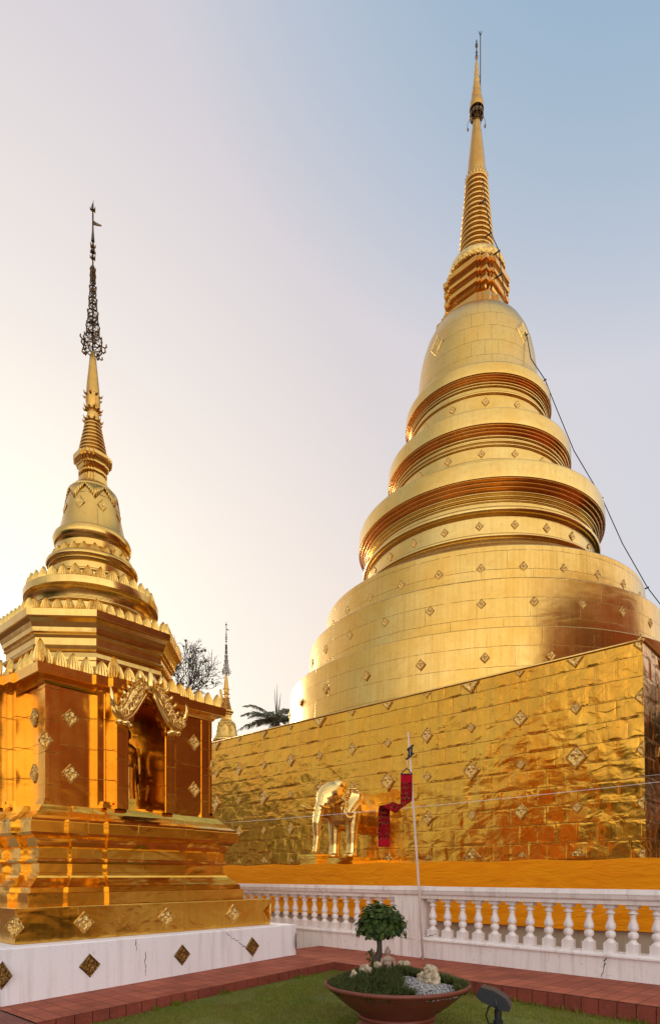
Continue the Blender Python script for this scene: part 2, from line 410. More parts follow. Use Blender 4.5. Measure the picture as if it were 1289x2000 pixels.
# ------------------------------------------------------------------ mesh helpers
class MB:
    def __init__(s):
        s.v, s.f, s.uv, s.sm = [], [], [], []
    def face(s, idx, uvs=None, smooth=False):
        idx = tuple(idx); s.f.append(idx); s.uv.append(uvs or [(s.v[i][0] + s.v[i][1], s.v[i][2]) for i in idx]); s.sm.append(smooth)
    def quad(s, a, b, c, d, uvs=None, smooth=False):
        n = len(s.v); s.v += [tuple(a), tuple(b), tuple(c), tuple(d)]; s.face((n, n + 1, n + 2, n + 3), uvs, smooth)
    def box(s, lo, hi, rot=None, loc=(0, 0, 0)):
        x0, y0, z0 = lo; x1, y1, z1 = hi
        p = [Vector(q) for q in ((x0, y0, z0), (x1, y0, z0), (x1, y1, z0), (x0, y1, z0), (x0, y0, z1), (x1, y0, z1), (x1, y1, z1), (x0, y1, z1))]
        if rot is not None: p = [rot @ q for q in p]
        p = [q + Vector(loc) for q in p]
        n = len(s.v); s.v += [tuple(q) for q in p]
        for q in ((0, 1, 5, 4), (1, 2, 6, 5), (2, 3, 7, 6), (3, 0, 4, 7), (4, 5, 6, 7), (3, 2, 1, 0)):
            s.face([n + i for i in q])
    def lathe(s, strips, seg=48, loc=(0, 0, 0), uref=None, cap_top=False, cap_bot=False, a0=0.0, a1=2 * PI):
        """strips: list of polylines [(r,z)..]; each polyline is smooth, joints between them stay sharp"""
        joined = []
        for pl in strips:
            if joined and (abs(joined[-1][-1][0] - pl[0][0]) + abs(joined[-1][-1][1] - pl[0][1])) > 1e-5: joined.append([joined[-1][-1], pl[0]])
            joined.append(pl)
        strips = joined
        vlen = 0.0
        full = abs(a1 - a0 - 2 * PI) < 1e-6
        for pl in strips:
            base = len(s.v); m = seg if full else seg + 1
            vs = [0.0]
            for (r0, z0), (r1, z1) in zip(pl, pl[1:]):
                vs.append(vs[-1] + math.hypot(r1 - r0, z1 - z0))
            for r, z in pl:
                for i in range(m):
                    a = a0 + (a1 - a0) * i / seg
                    s.v.append((loc[0] + r * math.cos(a), loc[1] + r * math.sin(a), loc[2] + z))
            ur = uref or max(p[0] for p in pl)
            for j in range(len(pl) - 1):
                for i in range(seg):
                    i2 = (i + 1) % m
                    u0, u1 = (a1 - a0) * i / seg * ur, (a1 - a0) * (i + 1) / seg * ur
                    v0, v1 = vlen + vs[j], vlen + vs[j + 1]
                    s.face((base + j * m + i, base + j * m + i2, base + (j + 1) * m + i2, base + (j + 1) * m + i), [(u0, v0), (u1, v0), (u1, v1), (u0, v1)], True)
            vlen += vs[-1]
        if cap_top:
            r, z = strips[-1][-1]; n = len(s.v)
            for i in range(seg):
                a = 2 * PI * i / seg; s.v.append((loc[0] + r * math.cos(a), loc[1] + r * math.sin(a), loc[2] + z))
            s.face(range(n, n + seg))
    def loft(s, rings, close_top=False, close_bot=False):
        """rings: list of equal-length closed point loops; flat faces, metric uv"""
        vacc = 0.0
        for a, b in zip(rings, rings[1:]):
            n = len(a); u = 0.0
            dv = (Vector(a[0]) - Vector(b[0])).length
            dv = min((Vector(a[i]) - Vector(b[i])).length for i in range(n)) or 0.001
            for i in range(n):
                j = (i + 1) % n
                du = (Vector(a[i]) - Vector(a[j])).length
                du2 = max(du, (Vector(b[i]) - Vector(b[j])).length)
                s.quad(a[i], a[j], b[j], b[i], [(u, vacc), (u + du2, vacc), (u + du2, vacc + dv), (u, vacc + dv)])
                u += du2
            vacc += dv
        if close_top:
            n = len(s.v); s.v += [tuple(p) for p in rings[-1]]; s.face(range(n, n + len(rings[-1])))
        if close_bot:
            n = len(s.v); s.v += [tuple(p) for p in rings[0]]; s.face(reversed(range(n, n + len(rings[0]))))
    def tube(s, pts, rad, seg=8, cap=True):
        pts = [Vector(p) for p in pts]
        rads = rad if isinstance(rad, (list, tuple)) else [rad] * len(pts)
        base = len(s.v); up = Vector((0, 0, 1)); prev = None
        for i, p in enumerate(pts):
            t = (pts[min(i + 1, len(pts) - 1)] - pts[max(i - 1, 0)])
            t = t.normalized() if t.length > 1e-9 else Vector((0, 0, 1))
            if prev is None:
                x = t.cross(up if abs(t.z) < 0.95 else Vector((1, 0, 0))).normalized()
            else:
                x = (prev - t * prev.dot(t))
                x = x.normalized() if x.length > 1e-6 else t.orthogonal().normalized()
            prev = x; y = t.cross(x)
            for k in range(seg):
                a = 2 * PI * k / seg
                s.v.append(tuple(p + (x * math.cos(a) + y * math.sin(a)) * rads[i]))
        L = 0
        for i in range(len(pts) - 1):
            d = (pts[i + 1] - pts[i]).length
            for k in range(seg):
                k2 = (k + 1) % seg
                s.face((base + i * seg + k, base + i * seg + k2, base + (i + 1) * seg + k2, base + (i + 1) * seg + k),
                       [(k / seg * 2 * PI * rads[i], L), ((k + 1) / seg * 2 * PI * rads[i], L), ((k + 1) / seg * 2 * PI * rads[i], L + d), (k / seg * 2 * PI * rads[i], L + d)], True)
            L += d
        if cap:
            s.face(tuple(reversed(range(base, base + seg)))); s.face(tuple(range(base + (len(pts) - 1) * seg, base + len(pts) * seg)))
    def ball(s, c, r, seg=14, rings=9, rot=None):
        rx, ry, rz = r if isinstance(r, (tuple, list)) else (r, r, r)
        base = len(s.v)
        for j in range(rings + 1):
            th = PI * j / rings
            for i in range(seg):
                ph = 2 * PI * i / seg
                p = Vector((rx * math.sin(th) * math.cos(ph), ry * math.sin(th) * math.sin(ph), rz * math.cos(th)))
                if rot is not None: p = rot @ p
                s.v.append(tuple(p + Vector(c)))
        for j in range(rings):
            for i in range(seg):
                i2 = (i + 1) % seg
                s.face((base + j * seg + i, base + (j + 1) * seg + i, base + (j + 1) * seg + i2, base + j * seg + i2), None, True)
    def add(s, o, mtx):
        n = len(s.v)
        s.v += [tuple(mtx @ Vector(p)) for p in o.v]
        s.f += [tuple(n + i for i in f) for f in o.f]; s.uv += o.uv; s.sm += o.sm
    def mesh(s, name, mat):
        me = bpy.data.meshes.new(name)
        me.from_pydata(s.v, [], s.f)
        ul = me.uv_layers.new(name="UVMap")
        flat = [c for f in s.uv for uv in f for c in uv]
        ul.data.foreach_set("uv", flat)
        me.polygons.foreach_set("use_smooth", s.sm)
        me.materials.append(mat)
        me.validate(); me.update()
        return me
    def build(s, name, mat, parent=None, **kw):
        o = bpy.data.objects.new(name, s.mesh(name, mat)); C.objects.link(o)
        if parent is not None: o.parent = parent
        for k, v in kw.items(): o[k] = v
        return o

def edges(*pts):           # polyline -> list of sharp 2-point strips
    return [[a, b] for a, b in zip(pts, pts[1:])]
def arc(r, z, rad, a0, a1, n=6, sx=1.0):
    return [(r + sx * rad * math.cos(R(a0 + (a1 - a0) * i / n)), z + rad * math.sin(R(a0 + (a1 - a0) * i / n))) for i in range(n + 1)]
def empty(name, loc, rz=0.0, label=None, category=None, group=None):
    o = bpy.data.objects.new(name, None); C.objects.link(o)
    o.location = loc; o.rotation_euler = (0, 0, rz)
    tag(o, label, category, group)
    return o
def tag(o, label=None, category=None, group=None, kind=None):
    if label: o['label'] = label
    if category: o['category'] = category
    if group: o['group'] = group
    if kind: o['kind'] = kind
    return o
def copy_tree(o, parent=None):
    c = o.copy(); C.objects.link(c)
    if parent is not None: c.parent = parent
    for ch in list(o.children): copy_tree(ch, c)
    return c
PRNG = random.Random(99)
def inst(me, name, parent, mtx, **kw):
    o = bpy.data.objects.new(name, me); C.objects.link(o)
    if parent is not None: o.parent = parent
    if name == 'diamond_plaque': mtx = mtx @ Matrix.Rotation(PRNG.gauss(0, 0.045), 4, 'Y') @ Matrix.Rotation(PRNG.gauss(0, 0.03), 4, 'Z') @ Matrix.Scale(PRNG.uniform(0.94, 1.06), 4)
    o.matrix_local = mtx
    for k, v in kw.items(): o[k] = v
    return o
def remeshed(mb, name, mat, voxel, smooth=2, parent=None, bumpf=None):
    """grow one continuous skin round overlapping forms"""
    me = mb.mesh(name + "_forms", mat)
    t = bpy.data.objects.new(name + "_forms", me); C.objects.link(t)
    r = t.modifiers.new("r", 'REMESH'); r.mode = 'VOXEL'; r.voxel_size = voxel; r.use_smooth_shade = True
    if smooth:
        sm = t.modifiers.new("s", 'SMOOTH'); sm.iterations = smooth; sm.factor = 0.6
    dg = bpy.context.evaluated_depsgraph_get(); dg.update()
    out = bpy.data.meshes.new_from_object(t.evaluated_get(dg))
    out.name = name
    bpy.data.objects.remove(t)
    if bumpf:
        for v in out.vertices: v.co = bumpf(v.co)
    for p in out.polygons: p.use_smooth = True
    if not out.materials: out.materials.append(mat)
    o = bpy.data.objects.new(name, out); C.objects.link(o)
    if parent is not None: o.parent = parent
    return o

# frames: gold wall / left chedi / balustrade directions
def ax(deg): return Vector((math.cos(R(deg)), math.sin(R(deg)), 0))
A_SMALL, A_GREAT = 48.4, 47.8

# ------------------------------------------------------------------ diamond plaque meshes (embossed)
def diamond_mesh(name, mat, n=22, relief=0.22):
    """unit diamond in the XZ plane (half diagonals 1), front towards -Y"""
    mb = MB(); idx = {}
    for j in range(n + 1):
        for i in range(n + 1):
            a, b = i / n * 2 - 1, j / n * 2 - 1
            x, z = (a + b) / 2, (b - a) / 2
            r = math.hypot(a, b); th = math.atan2(b, a)
            h = 0.5
            e = max(abs(a), abs(b))
            if e > 0.84: h = 0.75
            elif e > 0.74: h = 0.2
            else:
                h = 0.35 + 0.45 * abs(math.cos(2 * th)) ** 2 * math.exp(-((r - 0.55) / 0.25) ** 2) + 0.25 * math.exp(-((r - 0.85) / 0.18) ** 2)
                h += 0.6 * math.exp(-(r / 0.17) ** 2) - 0.3 * math.exp(-((r - 0.26) / 0.06) ** 2)
            if e >= 0.999: h = 0.0
            idx[i, j] = len(mb.v); mb.v.append((x, -h * relief, z))
    for j in range(n):
        for i in range(n):
            mb.face((idx[i, j], idx[i + 1, j], idx[i + 1, j + 1], idx[i, j + 1]), None, False)
    # turn the faces towards -Y
    mb.f = [tuple(reversed(f)) for f in mb.f]
    return mb.mesh(name, mat)
D_GOLD = diamond_mesh('diamond_plaque', M['relief'])
D_BELL = diamond_mesh('diamond_plaque', M['bell'], relief=0.10)
D_BRONZE = diamond_mesh('diamond_plaque', M['bronze'], relief=0.12)
def half_diamond(up, mat):
    me = D_GOLD.copy(); bm = bmesh.new(); bm.from_mesh(me)
    bmesh.ops.bisect_plane(bm, geom=bm.verts[:] + bm.edges[:] + bm.faces[:], plane_co=(0, 0, 0), plane_no=(0, 0, 1 if not up else -1), clear_outer=True)
    bm.to_mesh(me); bm.free(); return me
D_UP, D_DOWN = half_diamond(True, None), half_diamond(False, None)     # upper half / lower half
def side_diamond(s):
    me = D_GOLD.copy(); bm = bmesh.new(); bm.from_mesh(me)
    bmesh.ops.bisect_plane(bm, geom=bm.verts[:] + bm.edges[:] + bm.faces[:], plane_co=(0, 0, 0), plane_no=(s, 0, 0), clear_outer=True)
    bm.to_mesh(me); bm.free(); return me
D_LEFT, D_RIGHT = side_diamond(1), side_diamond(-1)
def frame_mtx(pos, nrm, sx, sz, tilt=None):
    """local -Y looks along nrm; +Z stays up (or along tilt)"""
    nrm = Vector(nrm).normalized(); up = Vector(tilt or (0, 0, 1)); up = (up - nrm * up.dot(nrm)).normalized()
    x = (-nrm).cross(up).normalized() * 1.0
    x = (up.cross(nrm)).normalized()
    m = Matrix((( x.x * sx, -nrm.x * (sx + sz) / 2, up.x * sz, pos[0]), (x.y * sx, -nrm.y * (sx + sz) / 2, up.y * sz, pos[1]), (x.z * sx, -nrm.z * (sx + sz) / 2, up.z * sz, pos[2]), (0, 0, 0, 1)))
    return m

# ------------------------------------------------------------------ lotus petals
def petal_mb(w_, h_, lean=0.25):
    """pointed lotus petal standing on z=0, front to -Y, nested raised outlines"""
    mb = MB()
    def half(t):   # half width at height t
        return 0.5 * w_ * (0.92 + 0.12 * math.sin(min(t / 0.4, 1) * PI)) * (1 if t < 0.35 else max(0.0, 1 - ((t - 0.35) / 0.65) ** 1.8))
    ny, nx = 11, 10
    g = []
    for j in range(ny + 1):
        t = j / ny; row = []
        for i in range(nx + 1):
            a = i / nx * 2 - 1
            x = a * half(t); z = t * h_
            d = max(abs(a), t * 0.9)
            rib = 0.045 * (0.5 + 0.5 * math.cos(a * 2.5 * 2 * PI)) * w_ * 2 * (1 - 0.5 * t)
            bulge = 0.07 * w_ * (1 - a * a) * math.sin(min(1, t + 0.15) * PI * 0.8)
            y = 0.16 * h_ * t - 0.05 * lean * h_ * math.sin(t * PI) - bulge - rib
            if i in (0, nx): y += 0.05 * w_
            row.append(len(mb.v)); mb.v.append((x, y, z))
        g.append(row)
    for j in range(ny):
        for i in range(nx):
            mb.face((g[j][i], g[j][i + 1], g[j + 1][i + 1], g[j + 1][i]), None, False)
    # back skin so that the petal has thickness
    b = []
    for j in range(ny + 1):
        row = []
        for i in (0, nx):
            x, y, z = mb.v[g[j][i]]; row.append(len(mb.v)); mb.v.append((x * 0.98, y + 0.08 * w_, z))
        b.append(row)
    for j in range(ny):
        mb.face((b[j][1], b[j][0], b[j + 1][0], b[j + 1][1]), None, False)
        mb.face((b[j][0], g[j][0], g[j + 1][0], b[j + 1][0]), None, False)
        mb.face((g[j][nx], b[j][1], b[j + 1][1], g[j + 1][nx]), None, False)
    return mb
def petals_round(rad, z, n, w_, h_, lean=0.25, tilt=0.0):
    mb = MB(); p = petal_mb(w_, h_, lean)
    for k in range(n):
        a = 2 * PI * k / n + 0.1
        q = p
        m = Matrix.Translation((rad * math.cos(a), rad * math.sin(a), z)) @ Matrix.Rotation(a + PI / 2, 4, 'Z') @ Matrix.Rotation(tilt, 4, 'X') @ Matrix.Scale(random.uniform(0.94, 1.05), 4)
        mb.add(q, m)
    return mb
def petals_poly(poly, z, pitch, h_, corner=1.25, lean=0.2, tilt=0.0):
    mb = MB(); p = petal_mb(pitch * 1.0, h_, lean)
    n = len(poly)
    for i in range(n):
        a, b = Vector((*poly[i], 0)), Vector((*poly[(i + 1) % n], 0))
        L = (b - a).length
        if L < pitch * 0.8: continue
        k = max(1, round(L / pitch)); d = (b - a) / L; ang = math.atan2(d.y, d.x)
        for q in range(k):
            c = a + d * ((q + 0.5) * L / k)
            m = Matrix.Translation((c.x, c.y, z)) @ Matrix.Rotation(ang, 4, 'Z') @ Matrix.Rotation(tilt, 4, 'X') @ Matrix.Diagonal((L / k / pitch, 1, random.uniform(0.92, 1.06), 1))
            mb.add(p, m)
        if L > pitch * 2.5:     # a larger petal turned over the corner
            dp = (a - Vector((*poly[i - 1], 0))).normalized(); bis = (d - dp)
            if bis.length > 0.2 and dp.cross(d).z > 0:
                m = Matrix.Translation((a.x, a.y, z)) @ Matrix.Rotation(math.atan2((d + dp).y, (d + dp).x), 4, 'Z') @ Matrix.Rotation(tilt, 4, 'X') @ Matrix.Diagonal((1.0, 1.0, corner, 1))
                mb.add(p, m)
    return mb

# ------------------------------------------------------------------ small chedi
def redent(h, s1, s2, u1, u2):
    """square of half size h whose faces step out by s1 inside |u|<u1 and by s2 more inside |u|<u2; counter-clockwise"""
    q = [(-h, -h), (-u1, -h), (-u1, -h - s1), (-u2, -h - s1), (-u2, -h - s1 - s2), (u2, -h - s1 - s2), (u2, -h - s1), (u1, -h - s1), (u1, -h)]
    out = []
    for k in range(4):
        c, s = [(1, 0), (0, 1), (-1, 0), (0, -1)][k]
        out += [(c * x - s * y, s * x + c * y) for x, y in q]
    return out
def ring3(poly, z): return [(x, y, z) for x, y in poly]
def chamfer(h, wc):
    """square of half size h with corners cut by wc"""
    q = [(-h + wc, -h), (h - wc, -h)]
    out = []
    for k in range(4):
        c, s = [(1, 0), (0, 1), (-1, 0), (0, -1)][k]
        out += [(c * x - s * y, s * x + c * y) for x, y in q]
    return out

def make_small_chedi(label, group):
    T = empty('small_chedi', (-4.08, 10.5, 0), R(A_SMALL), label, 'chedi', group)
    # white masonry base (the paving falls a little towards the front corner)
    mb = MB(); h = 2.43
    off = 0.07
    p = [(-h + off, -h), (h + off, -h), (h + off, h), (-h + off, h)]
    rings = [ring3(p, -0.5)]
    rings.append(ring3(p, 0.525)); rings.append(ring3([(x * 0.995, y * 0.995) for x, y in p], 0.541))
    mb.loft(rings, close_top=True)
    base = mb.build('masonry_base', M['white'], T)
    for u in (-1.36, 0.06, 1.42):
        inst(D_BRONZE, 'diamond_plaque', base, frame_mtx((u + off, -h - 0.002, 0.23), (0, -1, 0), 0.155, 0.165))
    for u in (-1.36, 0.06, 1.42):
        inst(D_BRONZE, 'diamond_plaque', base, frame_mtx((-h + off - 0.002, u, 0.23), (-1, 0, 0), 0.155, 0.165))
    for sx, sy in ((-1, -1), (1, -1)):
        # folded over the corners
        inst(D_BRONZE, 'diamond_plaque', base, frame_mtx((sx * h + off, sy * h, 0.23), (sx, sy, 0), 0.115, 0.165))
    # cracks in the whitewash, run as thin dark grooves
    def crackline(pts):
        cr = MB()
        for (u0, z0), (u1, z1) in zip(pts, pts[1:]):
            wd = random.uniform(0.003, 0.008)
            cr.quad((u0, -h - 0.003, z0 - wd), (u1, -h - 0.003, z1 - wd), (u1, -h - 0.003, z1 + wd), (u0, -h - 0.003, z0 + wd))
        cr.build('crack', M['crack'], base)
    def wander(a, b, n, amp):
        out = []
        for i in range(n + 1):
            t = i / n
            j = amp if 0 < i < n else 0
            out.append((a[0] + (b[0] - a[0]) * t + random.uniform(-j, j), a[1] + (b[1] - a[1]) * t + random.uniform(-j, j)))
        return out
    crackline(wander((0.95, 0.50), (1.35, 0.23), 14, 0.02))
    def vcrack(u, z0, z1, n):
        pts = wander((u, z0), (u, z1), n, 0.012); cr = MB()
        for (u0, a), (u1, b) in zip(pts, pts[1:]):
            wd = random.uniform(0.002, 0.006)
            cr.quad((u0 - wd, -h - 0.003, a), (u0 + wd, -h - 0.003, a), (u1 + wd, -h - 0.003, b), (u1 - wd, -h - 0.003, b))
        cr.build('crack', M['crack'], base)
    vcrack(-0.48, 0.34, 0.0, 12); vcrack(-0.62, 0.52, 0.36, 6); vcrack(1.47, 0.06, -0.02, 4)
    # gilt lower block with plaques
    mb = MB(); hb, o2 = 2.13, 0.03
    p = [(-hb + o2, -hb), (hb + o2, -hb), (hb + o2, hb), (-hb + o2, hb)]
    mb.loft([ring3(p, 0.545), ring3(p, 0.985), ring3([(x * 0.997, y * 0.997) for x, y in p], 0.993)], close_top=True)
    blk = mb.build('gilt_block', M['plinth'], T)
    for u in (-1.25, 0.02, 1.3):
        inst(D_GOLD, 'diamond_plaque', blk, frame_mtx((u + o2, -hb - 0.002, 0.77), (0, -1, 0), 0.15, 0.155))
        inst(D_GOLD, 'diamond_plaque', blk, frame_mtx((-hb + o2 - 0.002, u, 0.77), (-1, 0, 0), 0.15, 0.155))
    for sx, sy in ((-1, -1), (1, -1)):
        inst(D_GOLD, 'diamond_plaque', blk, frame_mtx((sx * hb + o2, sy * hb, 0.77), (sx, sy, 0), 0.115, 0.155))
    # redented mouldings of the plinth
    def rd(h): return redent(h, 0.07, 0.07, h * 0.73, h * 0.42)
    prof = [(1.82, 0.993), (1.82, 1.165), (1.78, 1.172), (1.775, 1.24), (1.745, 1.26), (1.68, 1.32), (1.63, 1.37), (1.61, 1.40), (1.595, 1.405), (1.595, 1.44), (1.57, 1.445), (1.57, 1.565),
            (1.61, 1.575), (1.62, 1.60), (1.61, 1.63), (1.575, 1.64), (1.58, 1.78), (1.60, 1.80), (1.63, 1.86), (1.66, 1.91), (1.70, 1.945), (1.735, 1.95), (1.755, 1.985),
            (1.76, 2.13), (1.735, 2.14), (1.73, 2.175), (1.66, 2.22), (1.58, 2.29), (1.505, 2.385)]
    mb = MB()
    mb.loft([ring3(rd(a), z) for a, z in prof], close_top=True)
    mb.build('plinth_moulding', M['plinth'], T)
    # shrine body with a deep niche in every face
    hw, zb, zt = 1.42, 2.39, 4.17
    nw, nd = 0.31, 0.85
    def body_poly():
        q = [(-hw, -hw), (-0.72, -hw), (-0.72, -hw - 0.12), (-0.62, -hw - 0.12), (-0.62, -hw - 0.10), (-0.60, -hw - 0.10), (-0.60, -hw - 0.12), (-0.50, -hw - 0.12), (-0.50, -hw - 0.27), (-nw, -hw - 0.27), (-nw, -hw - 0.27 + nd)]
        q = q + [(-x, y) for x, y in reversed(q)][:-1]
        out = []
        for k in range(4):
            c, s = [(1, 0), (0, 1), (-1, 0), (0, -1)][k]
            out += [(c * x - s * y, s * x + c * y) for x, y in q]
        return out
    bp = body_poly()
    mb = MB(); mb.loft([ring3(bp, zb), ring3(bp, zt)])
    body = mb.build('shrine_body', M['body'], T)
    mb = MB(); mb.loft([ring3([(-1.3, -1.3), (1.3, -1.3), (1.3, 1.3), (-1.3, 1.3)], 4.16), ring3([(-1.3, -1.3), (1.3, -1.3), (1.3, 1.3), (-1.3, 1.3)], 4.2)], close_bot=True)
    mb.build('niche_ceiling', M['body'], body)
    for k in range(4):
        rot = Matrix.Rotation(k * PI / 2, 4, 'Z')
        for u, z, f in ((-1.07, 2.86, 1), (-1.07, 3.66, 1), (1.07, 2.86, 1), (1.07, 3.66, 1)):
            inst(D_GOLD, 'diamond_plaque', body, rot @ frame_mtx((u, -hw - 0.002, z), (0, -1, 0), 0.135, 0.15))
        inst(D_GOLD, 'diamond_plaque', body, rot @ frame_mtx((-hw, -hw, 3.28), (-1, -1, 0), 0.10, 0.15))
        # pilasters: corner pair and niche jambs, each with a stepped foot
        for u0, u1, v, foot in ((-1.435, -1.22, -hw - 0.012, 1), (1.22, 1.435, -hw - 0.012, 1), (-0.50, -0.335, -hw - 0.285, 0), (0.335, 0.50, -hw - 0.285, 0)):
            mb = MB(); mb.box((u0, v, zb), (u1, v + 0.05, zt - 0.06))
            if foot:
                mb.box((u0 - 0.025, v - 0.03, zb), (u1 + 0.025, v + 0.05, zb + 0.05)); mb.box((u0 - 0.012, v - 0.015, zb + 0.05), (u1 + 0.012, v + 0.05, zb + 0.09))
            o = mb.build('pilaster', M['body'], body); o.matrix_local = rot
        for s in (-1, 1):
            mb = MB(); a, b = sorted((s * 0.50, s * 0.68)); mb.box((a, -hw - 0.20, zb), (b, -hw - 0.10, zb + 0.055)); mb.box((a + 0.02, -hw - 0.18, zb + 0.055), (b - 0.02, -hw - 0.10, zb + 0.10))
            o = mb.build('pilaster_foot', M['plinth'], body); o.matrix_local = rot
        # cusped arch panel across the niche head
        mb = MB()
        arch = [(-nw, 3.60), (-0.285, 3.70), (-0.235, 3.74), (-0.225, 3.82), (-0.175, 3.87), (-0.165, 3.93), (-0.115, 3.98), (-0.10, 4.03), (-0.05, 4.09), (0, 4.12)]
        arch = arch + [(-x, z) for x, z in reversed(arch[:-1])]
        yv = -hw - 0.30
        for (x0, z0), (x1, z1) in zip(arch, arch[1:]):
            mb.quad((x0, yv, z0), (x1, yv, z1), (x1, yv, 4.17), (x0, yv, 4.17))
            mb.quad((x0, yv + 0.09, z0), (x1, yv + 0.09, z1), (x1, yv, z1), (x0, yv, z0))
        o = mb.build('niche_arch', M['body'], body); o.matrix_local = rot
        # gable: two curled bands with scrolls and flame leaves
        g = gable_mb(); o = g.build('niche_gable', M['statue'], body); o.matrix_local = rot @ Matrix.Translation((0, -hw - 0.33, 0))
    # cornice
    def rc(h): return redent(h, 0.06, 0.07, h * 0.5, h * 0.36)
    cp = [(1.44, 4.08), (1.455, 4.085), (1.47, 4.11), (1.46, 4.12), (1.475, 4.135), (1.51, 4.15), (1.585, 4.165), (1.60, 4.175), (1.61, 4.31), (1.595, 4.318), (1.5, 4.34)]
    mb = MB(); mb.loft([ring3(rc(a), z) for a, z in cp], close_top=True)
    mb.build('cornice', M['body'], T)
    petals_poly(rc(1.57), 4.31, 0.185, 0.25, 1.35, 0.25).build('lotus_petal_border', M['petal'], T)
    # sloping roof to the chamfered storey
    def ch(h): return chamfer(h, 0.728 * h / 1.37)
    op = [(1.52, 4.33), (1.42, 4.44), (1.22, 4.58), (1.22, 4.66), (1.245, 4.665), (1.245, 4.71), (1.22, 4.72), (1.20, 4.80), (1.215, 4.805), (1.24, 4.83), (1.25, 4.865), (1.23, 4.895), (1.205, 4.90), (1.205, 5.01), (1.225, 5.02), (1.235, 5.045), (1.225, 5.07), (1.25, 5.09),
          (1.26, 5.15), (1.29, 5.22), (1.33, 5.265), (1.355, 5.27), (1.36, 5.285), (1.37, 5.38), (1.35, 5.387), (1.05, 5.43)]
    mb = MB(); mb.loft([ring3(ch(a), z) for a, z in op], close_top=True)
    mb.build('chamfered_storey', M['tier'], T)
    petals_poly(ch(1.33), 5.38, 0.165, 0.19, 1.0, 0.2).build('lotus_petal_border', M['petal'], T)
    # round tiers
    mb = MB()
    mb.lathe(edges((1.06, 5.42), (0.98, 5.50), (0.98, 5.55), (0.96, 5.56)) + edges((0.94, 5.56), (0.94, 5.72), (0.955, 5.73)) + [arc(0.955, 5.755, 0.025, -90, 90, 5)] + edges((0.945, 5.78), (0.945, 5.80)) +
             [[(0.955, 5.80), (0.965, 5.85), (0.99, 5.90), (1.03, 5.935), (1.06, 5.945)]] + edges((1.06, 5.945), (1.08, 5.955)) + [[(1.08, 5.955), (1.085, 6.0), (1.085, 6.06)]] + edges((1.085, 6.06), (1.07, 6.075), (0.80, 6.14)), 72)
    mb.build('round_tier', M['tier'], T)
    petals_round(1.03, 6.065, 34, 0.18, 0.21, 0.25).build('lotus_petal_border', M['petal'], T)
    mb = MB()
    mb.lathe(edges((0.82, 6.12), (0.74, 6.22), (0.74, 6.30)) + [arc(0.735, 6.33, 0.03, -90, 90, 5)] + edges((0.70, 6.36), (0.66, 6.40), (0.66, 6.50)) + [[(0.66, 6.50), (0.685, 6.52), (0.70, 6.55)]] +
             [[(0.70, 6.56), (0.73, 6.575), (0.745, 6.61), (0.735, 6.65), (0.70, 6.67)]] + edges((0.70, 6.67), (0.60, 6.78)), 64)
    mb.build('round_tier', M['tier'], T)
    petals_round(0.68, 6.63, 24, 0.165, 0.20, 0.1, -0.15).build('lotus_petal_border', M['petal'], T)
    mb = MB()
    mb.lathe(edges((0.62, 6.74), (0.565, 6.82), (0.565, 6.92)) + [[(0.565, 6.92), (0.58, 6.96), (0.60, 6.98)]] + [[(0.61, 6.98), (0.63, 7.02), (0.635, 7.08), (0.615, 7.13)]] + edges((0.615, 7.13), (0.55, 7.18)), 64)
    mb.build('round_tier', M['tier'], T)
    # bell
    mb = MB()
    mb.lathe([[(0.56, 7.17), (0.53, 7.24), (0.50, 7.36), (0.47, 7.50), (0.447, 7.64), (0.425, 7.76), (0.395, 7.86), (0.355, 7.94), (0.29, 8.00), (0.22, 8.03), (0.12, 8.05)]], 56)
    bell = mb.build('bell', M['bell'], T)
    mb = MB()       # pointed leaf collar over the shoulder of the bell
    nn = 8
    for k in range(nn):
        for s in range(2):
            for t in range(6):
                aa = [2 * PI * (k + (s * 6 + t + d) / 12) / nn for d in (0, 1)]
                dep = [0.30 * (1 - abs(((s * 6 + t + d) / 12) * 2 - 1)) for d in (0, 1)]
                pts = []
                for a, d in zip(aa, dep):
                    z = 7.90 - d * 0.85
                    rr = 0.398 + (7.86 - z) * 0.16
                    pts.append(((0.300 * math.cos(a), 0.300 * math.sin(a), 8.015), (0.388 * math.cos(a), 0.388 * math.sin(a), 7.915), (rr * math.cos(a), rr * math.sin(a), z)))
                mb.quad(pts[0][1], pts[1][1], pts[1][0], pts[0][0], None, True); mb.quad(pts[0][2], pts[1][2], pts[1][1], pts[0][1], None, True)
    so_ = mb.build('leaf_collar', M['petal'], bell)
    md = so_.modifiers.new("thick", 'SOLIDIFY'); md.thickness = 0.022; md.offset = 1
    for k in range(8):
        a = 2 * PI * (k + 0.5) / 8 + 0.25
        inst(D_BELL, 'diamond_plaque', bell, frame_mtx((0.462 * math.cos(a), 0.462 * math.sin(a), 7.56), (math.cos(a), math.sin(a), 0.16), 0.085, 0.12))
    # harmika
    def rh(h): return redent(h * 0.80, 0.10 * h, 0.10 * h, h * 0.62, h * 0.42)
    hp = [(0.27, 7.98), (0.26, 8.06), (0.22, 8.10), (0.21, 8.20), (0.185, 8.205), (0.185, 8.26), (0.215, 8.265), (0.215, 8.295), (0.18, 8.30), (0.18, 8.335), (0.20, 8.34), (0.22, 8.39), (0.24, 8.395), (0.24, 8.42), (0.225, 8.425), (0.245, 8.44), (0.265, 8.47), (0.285, 8.475), (0.29, 8.51), (0.29, 8.56), (0.27, 8.565)]
    mb = MB(); mb.loft([ring3(rh(a), z) for a, z in hp], close_top=True)
    mb.build('harmika', M['tier'], T)
    # ringed cone
    st = []
